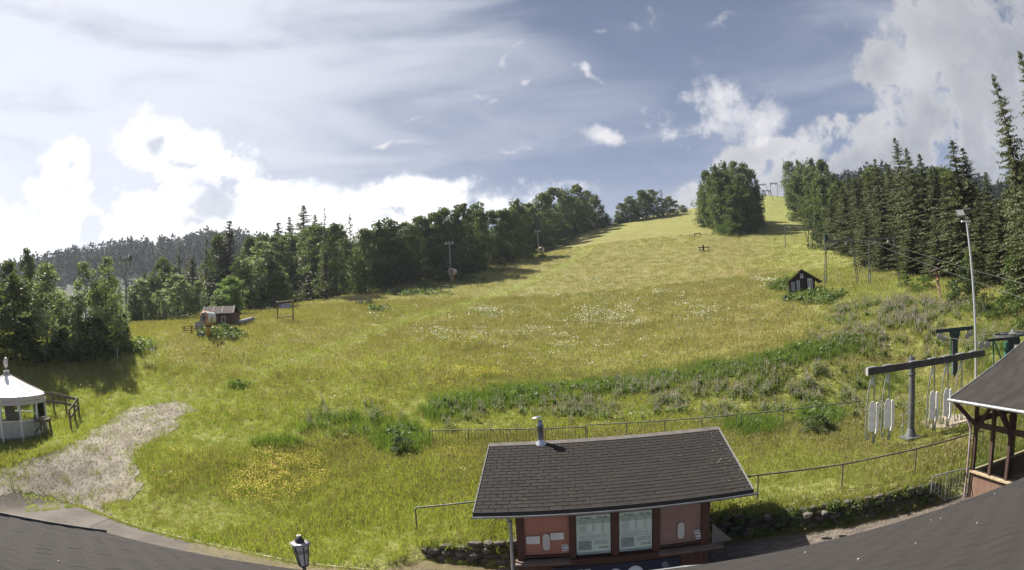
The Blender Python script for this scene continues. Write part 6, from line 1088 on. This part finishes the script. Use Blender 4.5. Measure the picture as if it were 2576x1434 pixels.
# dark hut with boards
b=P(2020,741,62); b=np.array([b[0],b[1],gz(b[0],b[1])]); s=thing('dark_hut','small dark wooden hut with white banners on its gable front, halfway up the slope','hut',tuple(b),RAD(-24)); 
dx0,dx1=-1.42,1.42; hE,hR=1.52,2.62
MB().ext([(dx0,-.3),(dx1,-.3),(dx1,hE),(0,hR-.12),(dx0,hE)],2.8,M=XZ,off=(0,2.8,0)).build('wall',dwood,s)
n=20; bm_=None
for i in range(n):
    x=dx0+(i+.5)*(dx1-dx0)/n; hh_=hE+(hR-.14-hE)*(1-abs(x)/1.42); d=MB(); d.bx((-.066,-.03,-.25),(.066,-.005,hh_)); part('board',d.mesh('board',dwood),s,(x,0,0))
moss=mat('mossy_roof',(.09,.09,.05),.9,c2=(.16,.17,.09),nscale=4)
for sx in (-1,1):
    q=[Vector((0,-.45,hR)),Vector((sx*2.25,-.45,hR-1.42)),Vector((sx*2.25,3.1,hR-1.42)),Vector((0,3.1,hR))]; q=q if sx>0 else q[::-1]; q=q[::-1]; MB().add([p-Vector((0,0,.09)) for p in q]+q,[(0,1,2,3)[::1],(7,6,5,4),(0,4,5,1),(1,5,6,2),(2,6,7,3),(3,7,4,0)]).build('roof',moss,s)
def board(x0,z0,x1,z1,name='banner',m=None): return MB().bx((x0,-.07,z0),(x1,-.045,z1)).build(name,m or mat('banner_white',(.55,.55,.60),.6),s)
q=board(-.62,.18,-.28,1.50); d=MB(); [d.bx((-.54+random.uniform(-.02,.02),-.08,.24+i*.115),(-.37,-.072,.32+i*.115)) for i in range(11)]; d.build('print',ink,q)
q=board(.60,.30,1.14,1.58); d=MB(); [d.bx((.68,-.08,.36+i*.11),(.78,-.072,.44+i*.11)) for i in range(10)]; d.bx((.92,-.08,.38),(1.04,-.072,1.48)); d.build('print',ink,q)
q=board(-.17,1.68,.18,2.16,'emblem_board'); MB().ext([(.09*math.cos(t),2.0-1.9+.12*math.sin(t)) for t in np.linspace(0,6.283,13)[:-1]],.008,M=XZ,off=(0,-.072,1.88)).build('print',ink,q)
q=board(-1.22,.42,-.84,1.36,'window'); MB().bx((-1.18,-.08,.46),(-.88,-.072,1.32)).build('window_pane',mat('pale_pane',(.24,.27,.27),.3),q)
MB().bx((dx0-.05,.4,.45),(dx0-.02,1.1,1.35)).build('window',white,s)
b=P(1978,737,60); o=MB().bx((-.3,-.2,0),(.3,.2,.55)).build('black_crate',mat('black_crate',(.03,.032,.03),.8),None,loc=(b[0],b[1],gz(b[0],b[1]))); tag(o,'black box on the grass just left of the dark hut','box')
# lift frames
def liftframe(p1,t1,p2,t2,label,d,r=.09,box=False,lattice=True,d2=None):
    def bb(q,dist): v=P(q[0],q[1],dist); return np.array([v[0],v[1],gz(v[0],v[1])])
    d2=d2 or d; a,b=bb(p1,d),bb(p2,d2); ta_=P(*t1,d); tb_=P(*t2,d2)
    s=thing('lift_gantry',label,'lift pylon',tuple(a)); L=lambda p:Vector(p)-Vector(a); fm_=mat('frame_steel',(.07,.075,.07),.6,.3,c2=(.13,.135,.125),nscale=3)
    for base,top in ((a,ta_),(b,tb_)):
        if lattice:
            for o_ in (-.11,.11): MB().tube(L(base)+Vector((o_*1.3,0,-.2)),L(top)+Vector((o_*.6,0,0)),r*.55,n=6).build('leg_tube',fm_,s)
            rg=MB().beam((-.13,0,0),(.13,0,.05),.04,.04).mesh('rung',fm_); [part('rung',rg,s,tuple(L(base)+(L(top)-L(base))*(k/9.))) for k in range(1,9)]
        else: MB().tube(L(base)-Vector((0,0,.2)),L(top),r,r*.8,6).build('leg_tube',fm_,s)
    MB().beam(L(ta_)-Vector((.15,0,0)),L(tb_)+Vector((.15,0,0)),r*2,r*2.4).build('crossbeam',fm_,s)
    MB().beam(L(a)+(L(ta_)-L(a))*.72,L(ta_)+(L(tb_)-L(ta_))*.16,r*.9,r*.9).build('brace',fm_,s)
    out=[]
    for u_ in (.24,.76):
        c=L(ta_)+(L(tb_)-L(ta_))*u_; w_=MB(); w_.tube(c+Vector((0,-.06,-r*4.2)),c+Vector((0,.06,-r*4.2)),r*1.9,n=12); w_.build('sheave',mat('sheave_pale',(.42,.41,.40),.6),s); MB().beam(c,c-Vector((0,0,r*4.2)),r*.8,r*.8,up=(1,0,0)).build('sheave_hanger',fm_,s); out.append(Vector(a)+c-Vector((0,0,r*6)))
    if box: MB().box(L(ta_)+Vector((.1,0,.42)),(.5,.3,.6)).build('top_box',dgreen,s)
    q=MB(); q.box(L(a)+(L(ta_)-L(a))*.2+Vector((.05,-.15,0)),(.26,.03,.26)); q.build('number_plate',mat('plate_pale',(.45,.46,.48),.5),s)
    return out
c1=liftframe((2076,728),(2077,607),(2159,720),(2143,603),'front lift frame directly behind the dark hut, with a box on its left top',66,box=True)
c2=liftframe((2187,722),(2186,601),(2264,718),(2249,598),'front lift frame right of the one behind the dark hut',63)
c3=liftframe((1975,627),(1974,566),(2036,622),(2021,568),'slim far lift frame above the dark hut, the left of two',118,.11,lattice=False)
c4=liftframe((2034,628),(2033,572),(2092,622),(2080,570),'slim far lift frame above the dark hut, the right of two',118,.11,lattice=False)
c5=liftframe((1917,500),(1917,480),(1946,503),(1939,480),'lift frame at the top of the track, the lowest of the three there',225,.13,lattice=False)
c6=liftframe((1930,492),(1905,465),(1936,492),(1926,463),'lift frame on the crest beside the big clump',245,.13,lattice=False)
c7=liftframe((1938,490),(1937,461),(1957,503),(1955,461),'lift frame at the crest closest to the right hand forest',235,.13,lattice=False)
b=P(1930,487,252)
# haul cables
cabm=mat('cable_steel',(.13,.13,.13),.5,.5)
def cable(pts,label,sag=.015,cr=.013):
    a=Vector(pts[0]); m=MB()
    for p,q in zip(pts[:-1],pts[1:]):
        p,q=Vector(p),Vector(q); L=(q-p).length; n=10; prev=p
        for i in range(1,n+1): t=i/n; c=p.lerp(q,t)-Vector((0,0,4*sag*L*t*(1-t))); m.tube(prev-a,c-a,cr,n=4,cap=False); prev=c
    o=m.build('haul_cable',cabm,None,loc=tuple(a)); tag(o,label,'cable')
tpL=Vector(gp)+Matrix.Rotation(tp.rotation_euler.z,3,'Z')@Vector((-1.0,-.12,zt_-gp[2]-.25)); tpR=Vector(gp)+Matrix.Rotation(tp.rotation_euler.z,3,'Z')@Vector((1.0,-.12,zt_-gp[2]-.25))
cable([tpL,c1[0],c3[0],c5[0]],'haul cable running from the left arm of the green pylon up the slope',.012,.007); cable([tpR,c1[1],c3[1],c5[1]],'haul cable running from the right arm of the green pylon up the slope',.012,.007)
cable([P(2700,795,30),c2[0],c4[0],c7[0]],'lower of the two cables crossing the right hand forest behind the floodlight mast',.008); cable([P(2700,748,31),c2[1],c4[1],c7[1]],'upper of the two cables crossing the right hand forest behind the floodlight mast',.008)
dsR=Matrix.Rotation(ds.rotation_euler.z,3,'Z'); cable([tpL,Vector(ds.location)+dsR@Vector((-1.95,-.5,hw-.16))],'short cable from the green pylon to the guide sheaves of the drive station',.01)
# hunting ladder
b=P(2366,757,52); b=np.array([b[0],b[1],gz(b[0],b[1])]); hh=top_h(2375,664,b); s=thing('hunting_ladder','pale wooden hunting ladder seat at the foot of the right hand forest','ladder',tuple(b),RAD(10)); lm=mat('ladder_wood',(.38,.30,.19),.8,c2=(.26,.20,.13),nscale=5)
hs=hh*.56; MB().beam((-.12,0,-.1),(.28,.5,hs),.07,.07).build('rail',lm,s); MB().beam((.22,0,-.1),(.50,.5,hs),.07,.07).build('rail',lm,s)
for k in range(9): t=(k+.5)/9; MB().beam((-.14+.42*t,.48*t,hs*t),(.24+.29*t,.48*t,hs*t),.06,.05).build('rung',lm,s)
MB().beam((.28,.5,hs),(.16,.5,hh*.86),.06,.06,up=(1,0,0)).build('stake',lm,s); MB().beam((.75,.6,-.1),(.55,.6,hh*.9),.13,.13,up=(1,0,0)).build('back_post',mat('rough_timber',(.33,.17,.10),.8),s); MB().beam((.95,.6,-.1),(.45,.6,hs*.72),.06,.06,up=(1,0,0)).build('strut',lm,s)
MB().box((.45,.6,hs),(.7,.5,.05)).build('seat',lm,s); MB().box((.4,.6,hs+.45),(.55,.05,.3)).build('backrest',mat('red_brown_board',(.25,.10,.07),.8),s); MB().box((.1,.6,hh*.86),(1.2,.7,.05),M=Matrix.Rotation(RAD(-12),3,'Y')).build('roof_board',dwood,s)
# cabinet and sign under the left trees
b=G(304,874); o=thing('cabinet','grey steel cabinet at the edge of the left trees beside the floodlight mast','cabinet',tuple(b)); MB().bx((-.45,-.3,-.1),(.45,.3,1.35)).build('body',mat('cabinet_grey',(.15,.16,.16),.6),o); MB().bx((.28,-.32,.0),(.44,-.30,1.3)).build('door_strip',mat('cabinet_pale',(.27,.28,.29),.6),o)
b=G(228,908); o=thing('path_sign','tiny white sign board on a post in the shade of the left trees','sign',tuple(b)); h=top_h(228,841,b); MB().tube((0,0,-.1),(0,0,h),.03).build('post',gwood,o); MB().box((0,-.04,h-.15),(.30,.02,.42)).build('sign_panel',paper,o); MB().box((0,-.055,h-.12),(.2,.01,.22)).build('print',inkg,o)
b=G(296,905); o=MB().tube((0,0,-.1),(0,0,.85),.03,n=6).build('marker_post',white,None,loc=tuple(b)); tag(o,'thin white marker post in the shade right of the small sign board','post')
